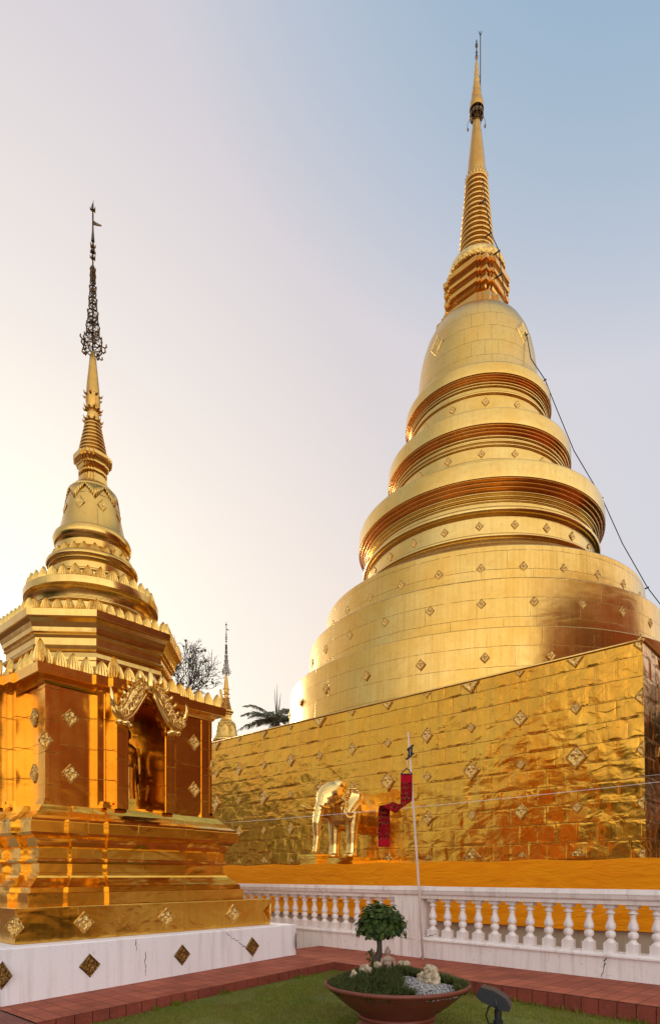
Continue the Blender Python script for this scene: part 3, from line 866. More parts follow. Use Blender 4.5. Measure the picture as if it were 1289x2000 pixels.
    for k in range(9):
        r0 = 0.235 - 0.0135 * k; z0 = 8.56 + k * 0.068
        st.append([(r0 - 0.02, z0)] + arc(r0 - 0.012, z0 + 0.034, 0.026, -70, 70, 4) + [(r0 - 0.024, z0 + 0.068)])
    mb = MB(); mb.lathe(st, 32); mb.build('ringed_spire', M['spire'], T)
    mb = MB()
    mb.lathe(edges((0.105, 9.15), (0.135, 9.19), (0.135, 9.22), (0.095, 9.24)) + [[(0.095, 9.24), (0.105, 9.30), (0.095, 9.37)]] + edges((0.095, 9.37), (0.125, 9.39), (0.125, 9.42), (0.10, 9.43)) + [[(0.10, 9.43), (0.12, 9.54), (0.118, 9.66)]] +
             [[(0.112, 9.67), (0.10, 9.85), (0.08, 10.05), (0.055, 10.30), (0.03, 10.42)]], 24)
    for z, r, n in ((9.20, 0.13, 10), (9.40, 0.12, 10), (9.63, 0.125, 8)):
        for k in range(n):
            a = 2 * PI * k / n
            mb.tube([(r * math.cos(a), r * math.sin(a), z), ((r + 0.025) * math.cos(a), (r + 0.025) * math.sin(a), z + 0.012), ((r + 0.045) * math.cos(a), (r + 0.045) * math.sin(a), z + 0.045)], [0.022, 0.016, 0.003], 5)
    mb.build('lotus_bud_spire', M['spire'], T)
    # openwork umbrella tiers, rod, leaves and pennant
    mb = MB()
    mb.tube([(0, 0, 10.35), (0, 0, 12.97)], 0.014, 8)
    def lattice(r, z0, z1, n, top=True):
        for zz in (z0, z1): mb.lathe([arc(r, zz, 0.009, 0, 360, 6)], 24)
        mb.lathe([arc(r * 0.99, (z0 + z1) / 2, 0.006, 0, 360, 5)], 24)
        for k in range(n):
            a = 2 * PI * k / n; b = a + 2 * PI / n; m_ = (a + b) / 2
            P = lambda t, z, q=1: (r * q * math.cos(t), r * q * math.sin(t), z)
            mb.tube([P(a, z0), P(m_, (z0 + z1) / 2), P(a, z1)], 0.0055, 4); mb.tube([P(b, z0), P(m_, (z0 + z1) / 2), P(b, z1)], 0.0055, 4)
            mb.tube([P(m_, z1), P(m_, z1 + 0.03, 1.03), P(m_, z1 + 0.055, 0.98)], [0.011, 0.012, 0.002], 5)
            mb.tube([P(m_, z0), P(m_, z0 - 0.03, 1.03)], [0.010, 0.003], 4)
        for k in range(4):
            a = PI / 2 * k + 0.4; mb.tube([(0, 0, z0 - 0.03), (r * math.cos(a), r * math.sin(a), z0)], 0.006, 4)
            mb.tube([(0, 0, z1 + 0.05), (r * math.cos(a), r * math.sin(a), z1)], 0.006, 4)
    for r, z0, z1, n in ((0.148, 10.47, 10.63, 11), (0.108, 10.71, 10.85, 9), (0.084, 10.96, 11.09, 8), (0.066, 11.20, 11.31, 7), (0.053, 11.42, 11.52, 6), (0.043, 11.62, 11.71, 6), (0.040, 11.77, 11.83, 6)):
        lattice(r, z0, z1, n)
    for k in range(10):
        a = 2 * PI * k / 10; c, s = math.cos(a), math.sin(a)
        for zz, q in ((10.46, 1.0), (10.55, 1.1)) if k % 2 else ((10.40, 0.85),):
            mb.tube([(0.12 * c * q, 0.12 * s * q, zz), (0.17 * c * q, 0.17 * s * q, zz - 0.03), (0.205 * c * q, 0.205 * s * q, zz), (0.20 * c * q, 0.20 * s * q, zz + 0.04), (0.185 * c * q, 0.185 * s * q, zz + 0.025)], [0.008, 0.015, 0.014, 0.009, 0.004], 5)
    for z in (12.03, 12.13, 12.23, 12.86):
        for k in range(5):
            a = 2 * PI * k / 5 + z * 9; c, s = math.cos(a), math.sin(a)
            mb.tube([(0.005 * c, 0.005 * s, z), (0.035 * c, 0.035 * s, z + 0.005), (0.05 * c, 0.05 * s, z + 0.055)], [0.012, 0.016, 0.002], 5)
    mb.lathe([[(0.030, 12.33), (0.018, 12.48), (0.012, 12.60)]], 10); mb.lathe([[(0.012, 12.33), (0.030, 12.331)]], 10)
    mb.tube([(0, 0, 12.95), (0.01, 0, 13.05)], [0.012, 0.002], 5)
    mb.build('umbrella_finial', M['chatra'], T)
    mb = MB()
    d = Matrix.Rotation(R(-A_SMALL), 3, 'Z')
    pr = [(0.0, 12.62), (0.0, 12.70), (0.05, 12.655), (0.15, 12.605), (0.145, 12.59), (0.06, 12.60)]
    n0 = len(mb.v)
    for yy in (-0.006, 0.006): mb.v += [tuple(d @ Vector((x, yy, z))) for x, z in pr]
    k = len(pr); mb.face([n0 + i for i in range(k)]); mb.face([n0 + k + i for i in reversed(range(k))])
    for i in range(k): mb.face((n0 + i, n0 + (i + 1) % k, n0 + k + (i + 1) % k, n0 + k + i))
    mb.build('pennant', M['chatra'], T)
    return T

def gable_mb():
    """front towards -Y; bands rise from curled ends at both sides to a peak"""
    mb = MB()
    for s in (-1, 1):
        # inner edge polyline (arch side) and outer edge polyline, from the peak to the curled end
        inner = [(0.035, 4.22), (0.10, 4.10), (0.17, 3.98), (0.235, 3.87), (0.31, 3.77), (0.39, 3.71), (0.47, 3.69), (0.545, 3.72), (0.60, 3.79), (0.625, 3.87)]
        outer = [(0.05, 4.34), (0.155, 4.33), (0.26, 4.25), (0.335, 4.15), (0.395, 4.06), (0.44, 3.97), (0.475, 3.90), (0.505, 3.88), (0.54, 3.89), (0.565, 3.95)]
        n = len(inner); m = 8; base = len(mb.v)
        for i in range(n):
            for j in range(m + 1):
                t = j / m
                x = inner[i][0] + (outer[i][0] - inner[i][0]) * t; z = inner[i][1] + (outer[i][1] - inner[i][1]) * t
                bul = 0.07 * math.sin(PI * (0.12 + 0.8 * t)) + 0.014 * math.cos(t * 5 * PI + i * 0.9)
                mb.v.append((s * x, -bul, z))
        for i in range(n - 1):
            for j in range(m):
                q = (base + i * (m + 1) + j, base + i * (m + 1) + j + 1, base + (i + 1) * (m + 1) + j + 1, base + (i + 1) * (m + 1) + j)
                mb.face(q if s > 0 else tuple(reversed(q)), None, False)
        V = lambda pts, y, dx=0: [(s * x, y, z) for x, z in pts]
        mb.tube(V(inner, -0.035), 0.022, 6); mb.tube(V([(x + 0.03, z + 0.035) for x, z in inner[1:-1]], -0.065), 0.012, 5)
        mb.tube(V(outer, -0.015), 0.016, 6)
        # scrolls
        for cx, cz, r0, ph in ((0.22, 4.13, 0.075, 0.5), (0.30, 4.01, 0.08, 1.0), (0.375, 3.90, 0.09, 1.5), (0.46, 3.80, 0.085, 2.0), (0.14, 4.24, 0.06, 0.2), (0.545, 3.82, 0.05, 2.4)):
            pts = []
            for k in range(15):
                th = ph + k * 0.75; rr = r0 * (1 - k / 16)
                pts.append((s * (cx + rr * math.cos(th)), -0.085 + 0.02 * (k / 15) - 0.01, cz + rr * math.sin(th)))
            mb.tube(pts, [0.013 - 0.0005 * k for k in range(15)], 5)
        # flame leaves along the outer edge
        def flame(x, z, dx, dz, L, wd):
            pts = []
            for k in range(6):
                t = k / 5; bend = 0.25 * L * math.sin(t * PI * 0.8) * (1 if dx > 0 else 1)
                pts.append((s * (x + dx * L * t + bend * 0.3 * dz), -0.03 - 0.03 * math.sin(PI * t), z + dz * L * t + 0.2 * L * t * t))
            mb.tube(pts, [wd * q for q in (0.7, 1.0, 0.95, 0.7, 0.4, 0.05)], 6)
            mb.tube([(p[0] + s * wd * 0.9 * (1 if i % 2 else -0.9), p[1], p[2] - wd * 0.3) for i, p in enumerate(pts[:4])], [wd * 0.5] * 3 + [0.003], 5)
        for x, z, dx, dz, L, wd in ((0.60, 3.86, 0.15, 1, 0.26, 0.042), (0.16, 4.32, 0.1, 1, 0.16, 0.045), (0.27, 4.25, 0.35, 0.9, 0.10, 0.035), (0.34, 4.15, 0.5, 0.8, 0.09, 0.032), (0.41, 4.05, 0.5, 0.8, 0.09, 0.03), (0.46, 3.94, 0.5, 0.8, 0.08, 0.028)):
            flame(x, z, dx, dz, L, wd)
        # curled naga end that carries the band
        mb.ball((s * 0.40, -0.02, 3.655), (0.085, 0.07, 0.05), 10, 7); mb.ball((s * 0.50, -0.02, 3.66), (0.06, 0.06, 0.05), 10, 7); mb.ball((s * 0.335, -0.02, 3.63), (0.05, 0.055, 0.04), 10, 7)
    mb.tube([(0, -0.03, 4.18), (0, -0.06, 4.28), (0.0, -0.07, 4.38), (0, -0.04, 4.48), (0, -0.03, 4.57)], [0.05, 0.075, 0.06, 0.035, 0.004], 8)
    for s in (-1, 1):
        mb.tube([(s * 0.04, -0.05, 4.28), (s * 0.085, -0.06, 4.36), (s * 0.07, -0.04, 4.46)], [0.03, 0.03, 0.004], 6)
    return mb

small = make_small_chedi('small gold chedi on whitewashed base with gabled niche, left of the towering one', 'small gold chedis')
far = copy_tree(small)
far.location = (-5.95, 35.0, 1.0); far.scale = (1.28, 1.28, 1.15)
far['label'] = 'distant small gold chedi whose bell and thin spire rise behind the gold wall'

# ------------------------------------------------------------------ great chedi
GC = Vector((6.10, 25.4, 0))
great = empty('great_chedi', GC, R(A_GREAT), 'towering gold bell-shaped chedi with ringed spire on a square gilt base', 'chedi')
a_b, a_t, zb, zt = 8.82, 8.72, 1.66, 6.44
mb = MB()
def wall_grid(mb, fn, nu, nv, u0, u1, v0, v1):
    g = []
    for j in range(nv + 1):
        row = []
        for i in range(nu + 1):
            u = u0 + (u1 - u0) * i / nu; v = v0 + (v1 - v0) * j / nv
            row.append(len(mb.v)); mb.v.append(tuple(fn(u, v)))
        g.append(row)
    for j in range(nv):
        for i in range(nu):
            uv = [(u0 + (u1 - u0) * a / nu, v0 + (v1 - v0) * b / nv) for a, b in ((i, j), (i + 1, j), (i + 1, j + 1), (i, j + 1))]
            mb.face((g[j][i], g[j][i + 1], g[j + 1][i + 1], g[j + 1][i]), uv, True)
def dent(u, v, seed):
    # hand-beaten sheets over brickwork: broad pillows and sagging courses, dying out at the edges
    e = min(1.0, (8.8 - abs(u)) / 0.25, (v - zb) / 0.15 + 0.05, (zt - v) / 0.15)
    n1 = noise.noise(Vector((u * 0.55, v * 0.8, seed))) * 0.016
    n2 = noise.noise(Vector((u * 1.9, v * 2.6, seed + 5))) * 0.007
    n3 = noise.noise(Vector((u * 4.0, v * 5.0, seed + 9))) * 0.005
    # every sheet is nailed on at its own slight tilt and is a little hollow or full
    row = math.floor(v / 0.44); uu = u / 0.46 + (0.5 if row % 2 == 0 else 0.0); cl = math.floor(uu)
    fu, fv = uu - cl - 0.5, v / 0.44 - row - 0.5
    hs = random.Random(cl * 9176 + row * 131 + int(seed * 10)); ta, tb, tc = hs.gauss(0, 0.007), hs.gauss(0, 0.009), hs.gauss(0, 0.009)
    n4 = (fu * ta + fv * tb) + tc * (0.25 - fu * fu) * (1 - 4 * fv * fv)
    return max(0.0, e) * (n1 + n2 + n3 + n4)
def half(v): return a_b + (a_t - a_b) * (v - zb) / (zt - zb)
for k in range(4):
    c, s = [(1, 0), (0, 1), (-1, 0), (0, -1)][k]
    def fn(u, v, c=c, s=s, k=k):
        h = half(v); uu = u / 8.8 * h; y = -h - dent(u, v, 3.0 * k)
        return (c * uu - s * y, s * uu + c * y, v)
    if k in (0, 3): wall_grid(mb, fn, 420, 120, -8.8, 8.8, zb, zt)
    else: wall_grid(mb, fn, 20, 6, -8.8, 8.8, zb, zt)
mb.quad((-a_t, -a_t, zt), (a_t, -a_t, zt), (a_t, a_t, zt), (-a_t, a_t, zt))
base = mb.build('square_base', M['sheet'], great)
mb = MB()      # thin rolled edge round the top
for k in range(4):
    c, s = [(1, 0), (0, 1), (-1, 0), (0, -1)][k]
    P = lambda x, y, z: (c * x - s * y, s * x + c * y, z)
    mb.tube([P(-a_t - 0.01, -a_t - 0.01, zt + 0.02), P(a_t + 0.01, -a_t - 0.01, zt + 0.02)], 0.03, 8)
mb.build('rolled_edge', M['tier'], base)
# embossed diamonds: a lattice of 1.34 m by 1.14 m on the wall seen from the front, the same on its neighbour
rows = [1.85, 2.96, 4.11, 5.24, 6.40]
def wall_plaques(face):
    cols = range(0, 13) if face == 'front' else range(0, 4)
    for k in cols:
        for r, z in enumerate(rows):
            t = 0.09 + 1.34 * k
            h = half(z)
            big = (k + r) % 2 == 1
            s = 0.145
            if big: s = 0.285 if (r == 2 or k % 4 == 3) else 0.215
            if k == 0: s = 0.19
            if face == 'front': pos, nrm = (-h - 0.005, -h + t, z), (-1, 0, 0.02)
            else: pos, nrm = (-h + t, -h - 0.005, z), (0, -1, 0.02)
            sx, sz = s * 0.94, s * 1.05
            if k == 0:
                if face != 'front': continue
                me = D_LEFT
                pos = (-h - 0.006, -h + 0.015, z)
                me = D_LEFT
            else:
                me = D_GOLD
            if r == 0: me = D_UP if k else me
            if r == 4:
                me = D_DOWN if k else me
            inst(me, 'diamond_plaque', base, frame_mtx(pos, nrm, sx, sz))
wall_plaques('front'); wall_plaques('side')

def ring_plaques(parent, rad, z, n, sx, sz, ph, slope=0.0, arc_only=True):
    for k in range(n):
        a = 2 * PI * k / n + ph
        wa = a + R(A_GREAT)      # world heading of the plaque
        nx, ny = math.cos(wa), math.sin(wa)
        # leave out the ones on the far side of the drum
        vx, vy = -GC.x - rad * nx, -GC.y - rad * ny
        if nx * vx + ny * vy < -2.5: continue
        inst(D_GOLD, 'diamond_plaque', parent, frame_mtx(((rad + 0.004) * math.cos(a), (rad + 0.004) * math.sin(a), z), (math.cos(a), math.sin(a), slope), sx, sz))
def lathe_part(name, strips, mat, seg=144, cap=False, uref=None):
    mb = MB(); mb.lathe(strips, seg, cap_top=cap, uref=uref); return mb.build(name, mat, great)
drum3 = lathe_part('drum', edges((7.82, 6.3), (7.74, 8.62)) + [[(7.74, 8.62), (7.725, 8.645), (7.70, 8.65)]] + edges((7.70, 8.65), (7.60, 8.66)), M['drum'])
drum2 = lathe_part('drum', edges((7.02, 8.66), (6.93, 10.43)) + [[(6.93, 10.43), (6.915, 10.455), (6.89, 10.46)]] + edges((6.89, 10.46), (6.8, 10.47)), M['drum'])
drum1 = lathe_part('drum', edges((6.32, 10.47), (6.24, 11.80)) + [[(6.24, 11.80), (6.22, 11.835), (6.18, 11.85)]] + edges((6.18, 11.85), (5.98, 11.95)), M['drum'])
PH = R(180 + 90 - 13.5 - A_GREAT)     # heading from the axis towards the camera, in the chedi's own frame
ring_plaques(drum1, 6.27, 11.10, 30, 0.15, 0.17, PH + 0.02)
ring_plaques(drum2, 6.96, 9.68, 28, 0.155, 0.175, PH + 0.02)
ring_plaques(drum3, 7.79, 7.75, 26, 0.155, 0.175, PH + 0.03)
for par, st_ in ((drum3, edges((7.60, 8.66), (6.9, 8.68))), (drum2, edges((6.8, 10.47), (6.2, 10.49))), (drum1, edges((5.98, 11.95), (5.75, 12.06), (5.75, 12.10), (5.3, 12.40), (5.3, 12.44), (4.85, 12.75)))):
    mb = MB(); mb.lathe(st_, 144); mb.build('ledge', M['ledge'], par)
# the three moulded tiers
t1 = lathe_part('moulded_tier', edges((4.88, 12.72), (4.80, 12.80)) + [arc(4.80, 12.90, 0.09, -90, 80, 7)] + edges((4.76, 13.0), (4.62, 13.04)) + edges((4.56, 13.05), (4.54, 13.72)) + edges((4.56, 13.72), (4.60, 13.76)) + [arc(4.61, 13.89, 0.12, -90, 90, 8)] +
                edges((4.57, 14.02), (4.51, 14.05), (4.50, 14.22)) + [arc(4.51, 14.26, 0.04, -80, 80, 4)] + edges((4.50, 14.31), (4.56, 14.33)) + [arc(4.57, 14.37, 0.035, -80, 80, 4)] + edges((4.56, 14.41), (4.60, 14.43)) + [arc(4.62, 14.47, 0.035, -80, 80, 4)] +
                edges((4.60, 14.51), (4.56, 14.53)) + [[(4.56, 14.53), (4.60, 14.60), (4.67, 14.68), (4.74, 14.75), (4.82, 14.83)]] + edges((4.84, 14.84), (4.89, 14.85)) + [[(4.89, 14.85), (4.90, 15.0), (4.88, 15.40)]] + edges((4.88, 15.40), (4.86, 15.46), (4.70, 15.53)), M['tier'])
t2 = lathe_part('moulded_tier', edges((3.9, 15.85), (3.62, 16.02), (3.62, 16.16)) + [arc(3.62, 16.24, 0.07, -90, 80, 6)] + edges((3.58, 16.32), (3.45, 16.35), (3.44, 16.88)) + [arc(3.46, 16.92, 0.045, -80, 80, 5)] + edges((3.44, 16.97), (3.45, 17.0)) + [arc(3.47, 17.04, 0.045, -80, 80, 5)] +
                edges((3.44, 17.09), (3.44, 17.18)) + [arc(3.46, 17.22, 0.04, -80, 80, 5)] + edges((3.45, 17.27), (3.42, 17.29)) + [[(3.42, 17.29), (3.46, 17.36), (3.51, 17.42), (3.57, 17.49), (3.63, 17.55)]] + edges((3.63, 17.55), (3.665, 17.56)) + [[(3.665, 17.56), (3.675, 17.70), (3.66, 18.08)]] +
                edges((3.66, 18.08), (3.64, 18.13), (3.5, 18.2)), M['tier'], 128)
t3 = lathe_part('moulded_tier', edges((2.95, 18.48), (2.74, 18.68), (2.73, 19.30)) + [arc(2.74, 19.36, 0.06, -90, 90, 6)] + edges((2.72, 19.42), (2.71, 19.60)) + [arc(2.73, 19.64, 0.04, -80, 80, 5)] + edges((2.71, 19.68), (2.73, 19.70)) + [arc(2.75, 19.73, 0.035, -80, 80, 5)] +
                edges((2.74, 19.77), (2.71, 19.78)) + [[(2.71, 19.78), (2.75, 19.84), (2.81, 19.90), (2.88, 19.96)]] + edges((2.88, 19.96), (2.93, 19.965)) + [[(2.93, 19.965), (2.94, 20.1), (2.92, 20.36)]] + edges((2.92, 20.36), (2.89, 20.41), (2.55, 20.50)), M['tier'], 112)
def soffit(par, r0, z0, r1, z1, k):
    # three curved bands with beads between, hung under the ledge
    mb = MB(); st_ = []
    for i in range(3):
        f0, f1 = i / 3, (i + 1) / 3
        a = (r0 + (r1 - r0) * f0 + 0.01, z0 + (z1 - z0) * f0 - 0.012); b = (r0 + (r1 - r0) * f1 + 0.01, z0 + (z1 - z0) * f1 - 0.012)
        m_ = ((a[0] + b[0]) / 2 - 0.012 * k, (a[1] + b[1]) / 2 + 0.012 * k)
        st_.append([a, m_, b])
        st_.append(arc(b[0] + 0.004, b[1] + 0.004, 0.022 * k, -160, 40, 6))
    mb.lathe(st_, 144); mb.build('soffit_moulding', M['soffit_shade'], par)
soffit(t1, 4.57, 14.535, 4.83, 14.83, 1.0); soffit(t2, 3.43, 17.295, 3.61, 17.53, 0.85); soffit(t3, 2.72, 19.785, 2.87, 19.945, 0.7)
for par, st_ in ((t1, edges((4.70, 15.53), (3.6, 15.98))), (t2, edges((3.5, 18.2), (2.72, 18.6)))):
    mb = MB(); mb.lathe(st_, 128); mb.build('ledge', M['ledge'], par)
ring_plaques(t1, 4.55, 13.40, 24, 0.15, 0.175, PH + 0.02)
ring_plaques(t2, 3.445, 16.62, 18, 0.14, 0.16, PH + 0.05)
ring_plaques(t3, 2.735, 19.02, 14, 0.14, 0.16, PH + 0.12)
bell = lathe_part('bell', [[(2.62, 20.46), (2.52, 20.75), (2.45, 21.2), (2.39, 21.75), (2.32, 22.3), (2.22, 22.8), (2.07, 23.25), (1.88, 23.62), (1.62, 23.92), (1.32, 24.12), (1.0, 24.22), (0.6, 24.26)]], M['bell'], 112)
for k in range(4):
    a = PH + 2 * PI * k / 4 - 0.72
    inst(D_BELL, 'diamond_plaque', bell, frame_mtx((2.30 * math.cos(a), 2.30 * math.sin(a), 22.35), (math.cos(a), math.sin(a), 0.14), 0.36, 0.50))
    a += 0.0
# harmika: redented block of stacked ledges
def rh2(h): return redent(h * 1.0, 0.10, 0.07, 0.76 * h, 0.64 * h)
hp = [(1.20, 23.2), (1.22, 24.0), (1.18, 24.28), (0.86, 24.50), (0.80, 24.58), (0.84, 24.60), (0.84, 24.66), (0.76, 24.68), (0.75, 24.84), (0.80, 24.86), (0.84, 24.93), (0.88, 24.97), (0.96, 24.98), (0.97, 25.12), (0.86, 25.14), (0.86, 25.22), (0.80, 25.24), (0.84, 25.30), (0.90, 25.38), (0.97, 25.39), (0.98, 25.50),
      (0.82, 25.52), (0.82, 25.60), (0.80, 25.62), (0.86, 25.70), (0.93, 25.78), (0.99, 25.79), (1.0, 25.98), (0.97, 25.99)]
mb = MB(); mb.loft([ring3(rh2(a), z) for a, z in hp], close_top=True); mb.build('harmika', M['hgold'], great)
col_o = lathe_part('ornamented_collar', edges((0.55, 26.0), (0.55, 26.06)) + [arc(0.60, 26.10, 0.04, -90, 60, 4)] + edges((0.66, 26.10), (0.68, 26.14)) + [arc(0.72, 26.17, 0.04, -90, 60, 4)] + edges((0.79, 26.17), (0.81, 26.20)) + [arc(0.85, 26.23, 0.04, -90, 60, 4)] + edges((0.93, 26.22), (0.95, 26.24)) +
                   [[(0.95, 26.24), (1.05, 26.25), (1.10, 26.28)]] + [[(1.12, 26.22), (1.15, 26.35), (1.14, 26.50), (1.08, 26.66), (0.95, 26.78)]] + edges((0.95, 26.78), (0.68, 26.86)), M['relief'], 64)
mb = MB()
for k in range(30):           # scalloped hem of the collar
    a = 2 * PI * k / 30
    mb.lathe([[(0.085, 0.0), (0.075, 0.02), (0.05, 0.02), (0.035, 0.008), (0.0, 0.015)]], 10)
    n = 40 + 10
sc = MB()
one = MB(); one.lathe([[(0.105, 0.0), (0.095, 0.03), (0.07, 0.03), (0.06, 0.01), (0.035, 0.01), (0.0, 0.03)]], 12)
for k in range(34):
    a = 2 * PI * k / 34
    sc.add(one, Matrix.Translation((1.135 * math.cos(a), 1.135 * math.sin(a), 26.30)) @ Matrix.Rotation(a, 4, 'Z') @ Matrix.Rotation(PI / 2, 4, 'Y'))
sc.build('scalloped_hem', M['petal'], col_o)
st = []
for k in range(16):
    f0 = k / 16; r0 = 0.70 - 0.31 * f0; z0 = 26.8 + 3.5 * f0; dz = 3.5 / 16
    st.append([(r0 - 0.03, z0), (r0 - 0.028, z0 + dz * 0.30)]); st.append([(r0 - 0.028, z0 + dz * 0.3)] + arc(r0 - 0.015, z0 + dz * 0.62, dz * 0.34, -70, 75, 5) + [(r0 - 0.045, z0 + dz)])
lathe_part('ringed_spire', st, M['spire'], 48)
mb = MB()
for k in range(22):
    a = 2 * PI * k / 22; c, s = math.cos(a), math.sin(a)
    mb.tube([(0.36 * c, 0.36 * s, 30.22), (0.42 * c, 0.42 * s, 30.33), (0.47 * c, 0.47 * s, 30.47)], [0.06, 0.05, 0.006], 6)
mb.lathe([[(0.36, 30.2), (0.42, 30.26), (0.40, 30.36), (0.37, 30.42)]], 32)
mb.build('leaf_crown', M['spire'], great)
lathe_part('plain_spire', [[(0.385, 30.38), (0.36, 30.9), (0.29, 31.6), (0.21, 32.3), (0.135, 32.95), (0.10, 33.3)]], M['spire'], 32)
mb = MB()        # umbrella frame
mb.lathe([arc(0.27, 33.28, 0.03, 0, 360, 6)], 28); mb.lathe([arc(0.25, 33.05, 0.04, 0, 360, 6)], 28)
for k in range(10):
    a = 2 * PI * k / 10; c, s = math.cos(a), math.sin(a)
    mb.tube([(0.13 * c, 0.13 * s, 32.86), (0.25 * c, 0.25 * s, 33.03), (0.27 * c, 0.27 * s, 33.27)], 0.022, 5)
    mb.box((-0.07, -0.012, 0), (0.07, 0.012, 0.16), Matrix.Rotation(a + PI / 2, 3, 'Z'), (0.262 * c, 0.262 * s, 33.0))
for a in (0.3, 1.9, 3.0, 4.4, 5.5):
    c, s = math.cos(a), math.sin(a)
    mb.tube([(0.28 * c, 0.28 * s, 33.1), (0.38 * c, 0.38 * s, 32.85), (0.36 * c, 0.36 * s, 32.70)], 0.010, 4); mb.ball((0.36 * c, 0.36 * s, 32.66), (0.04, 0.04, 0.08), 8, 6)
mb.build('umbrella_frame', M['chatra'], great)
lathe_part('umbrella_stack', [[(0.27, 33.28), (0.285, 33.45), (0.265, 33.62), (0.215, 33.72)]] + [[(0.205, 33.70), (0.215, 33.85), (0.20, 33.98), (0.165, 34.06)]] + [[(0.16, 34.05), (0.17, 34.18), (0.155, 34.30), (0.125, 34.38)]] + [[(0.12, 34.36), (0.13, 34.5), (0.115, 34.62), (0.09, 34.7)]] +
           [[(0.09, 34.68), (0.10, 34.82), (0.085, 34.95), (0.065, 35.0)]] + [[(0.065, 34.98), (0.075, 35.12), (0.06, 35.25), (0.03, 35.35)]], M['spire'], 28)
lathe_part('jewel_finial', [[(0.02, 35.3), (0.03, 35.42), (0.06, 35.48), (0.06, 35.55), (0.025, 35.6), (0.03, 35.66), (0.05, 35.70), (0.03, 35.76), (0.02, 35.88), (0.055, 35.95), (0.055, 36.05), (0.02, 36.12), (0.03, 36.17), (0.0, 36.28)]], M['chatra'], 16)
# lightning rod and its down cable, clamped to the right of the chedi
rt = Matrix.Rotation(R(-A_GREAT), 3, 'Z')
def W(p): return tuple(rt @ (Vector(p) - GC))
mb = MB()
mb.tube([W((GC.x + 0.16, GC.y, 33.9)), W((GC.x + 0.16, GC.y, 36.5))], 0.022, 6)
for a in (-1, 0, 1): mb.tube([W((GC.x + 0.16, GC.y, 36.42)), W((GC.x + 0.16 + 0.09 * a, GC.y, 36.62))], [0.022, 0.006], 5)
for z in (34.1, 34.7): mb.tube([W((GC.x, GC.y, z)), W((GC.x + 0.16, GC.y, z))], 0.015, 5)
mb.build('lightning_rod', M['black'], great)
def pxp(px, py, Y): return Vector(((px - 644.5) / 1190 * Y, Y, 1.4 + (1710 - py) / 1190 * Y))
cab = [(935, 190, 25.4), (938, 240, 25.4), (941, 330, 25.3), (947, 390, 25.2), (958, 455, 25.1), (974, 490, 25.0), (979, 535, 24.9), (985, 575, 24.8), (997, 620, 24.6), (1014, 632, 24.4), (1028, 654, 24.3), (1036, 700, 24.0), (1064, 742, 24.0), (1078, 778, 24.0), (1120, 880, 24.0), (1175, 973, 24.0), (1215, 1062, 23.6), (1264, 1148, 23.3), (1300, 1195, 23.0)]
pts = [pxp(x, y, Y - (0.75 if 3 <= i <= 11 else 0.0)) for i, (x, y, Y) in enumerate(cab)]
mb = MB(); mb.tube([W(p) for p in pts], 0.017, 6)
for i in (3, 4, 5, 6, 9, 10, 12, 15, 17):
    mb.tube([W(pts[i] + Vector((0.05, 0, 0.03))), W(pts[i] + Vector((-0.22, 0.12, -0.06)))], 0.028, 6)
mb.build('down_cable', M['blackrub'], great)

# ------------------------------------------------------------------ terrace wall and orange cloth
tw = empty('terrace_wall', GC, R(A_GREAT), 'beige rendered wall of the terrace, half hidden behind the white balusters', 'wall')
hh = a_b + 2.45
mb = MB(); q = [(-hh, -hh), (hh, -hh), (hh, hh), (-hh, hh)]
mb.loft([ring3(q, -0.3), ring3(q, 1.66)], close_top=True)
mb.build('wall', M['beige'], tw)
mb = MB(); hq = hh - 0.05; mb.quad((-hq, -hq, 1.664), (hq, -hq, 1.664), (hq, hq, 1.664), (-hq, hq, 1.664)); mb.build('floor', M['court'], tw)
def cloth_piece(name, t0, t1, ztop, zbot, seedv, label, swag=None, ties=1.9):
    mb = MB(); nu, nv = int((t1 - t0) * 22), 26
    g = []
    for j in range(nv + 1):
        row = []
        for i in range(nu + 1):
            t = t0 + (t1 - t0) * i / nu; f = j / nv
            sag = 0.035 * math.sin(PI * ((t / ties) % 1.0)) ** 2
            zt_ = ztop - sag
            zb_ = zbot + 0.03 * noise.noise(Vector((t * 0.8, 0, seedv)))
            if swag:
                zb_ += swag(t)
            z = zt_ + (zb_ - zt_) * f
            y = 0.03 + 0.045 * f + 0.05 * f * noise.noise(Vector((t * 1.3, z * 0.6, seedv))) + 0.015 * noise.noise(Vector((t * 4, z * 1.2, seedv))) * f
            # long diagonal pull folds hanging from the ties
            y += 0.022 * f * math.sin((t * 1.0 + z * 2.2) * 5 + 2 * noise.noise(Vector((t, z, seedv + 2)))) * (0.5 + 0.5 * noise.noise(Vector((t * 0.7, z, seedv + 7))))
            if swag:
                d = swag(t); y += 0.06 * abs(math.sin((t * 3.2 + z * 2.6) * 3.2)) * min(1, abs(d) * 5) * f
            row.append(len(mb.v)); mb.v.append((-hh - 0.06 - y, -hh + t, z))
        g.append(row)
    for j in range(nv):
        for i in range(nu):
            mb.face((g[j][i], g[j][i + 1], g[j + 1][i + 1], g[j + 1][i]), [(mb.v[k][1], mb.v[k][2]) for k in (g[j][i], g[j][i + 1], g[j + 1][i + 1], g[j + 1][i])], True)
    o = mb.build(name, M['cloth'])
    o.location = GC; o.rotation_euler = (0, 0, R(A_GREAT))
    tag(o, label, 'cloth', 'orange cloths hung along the terrace')
    return o
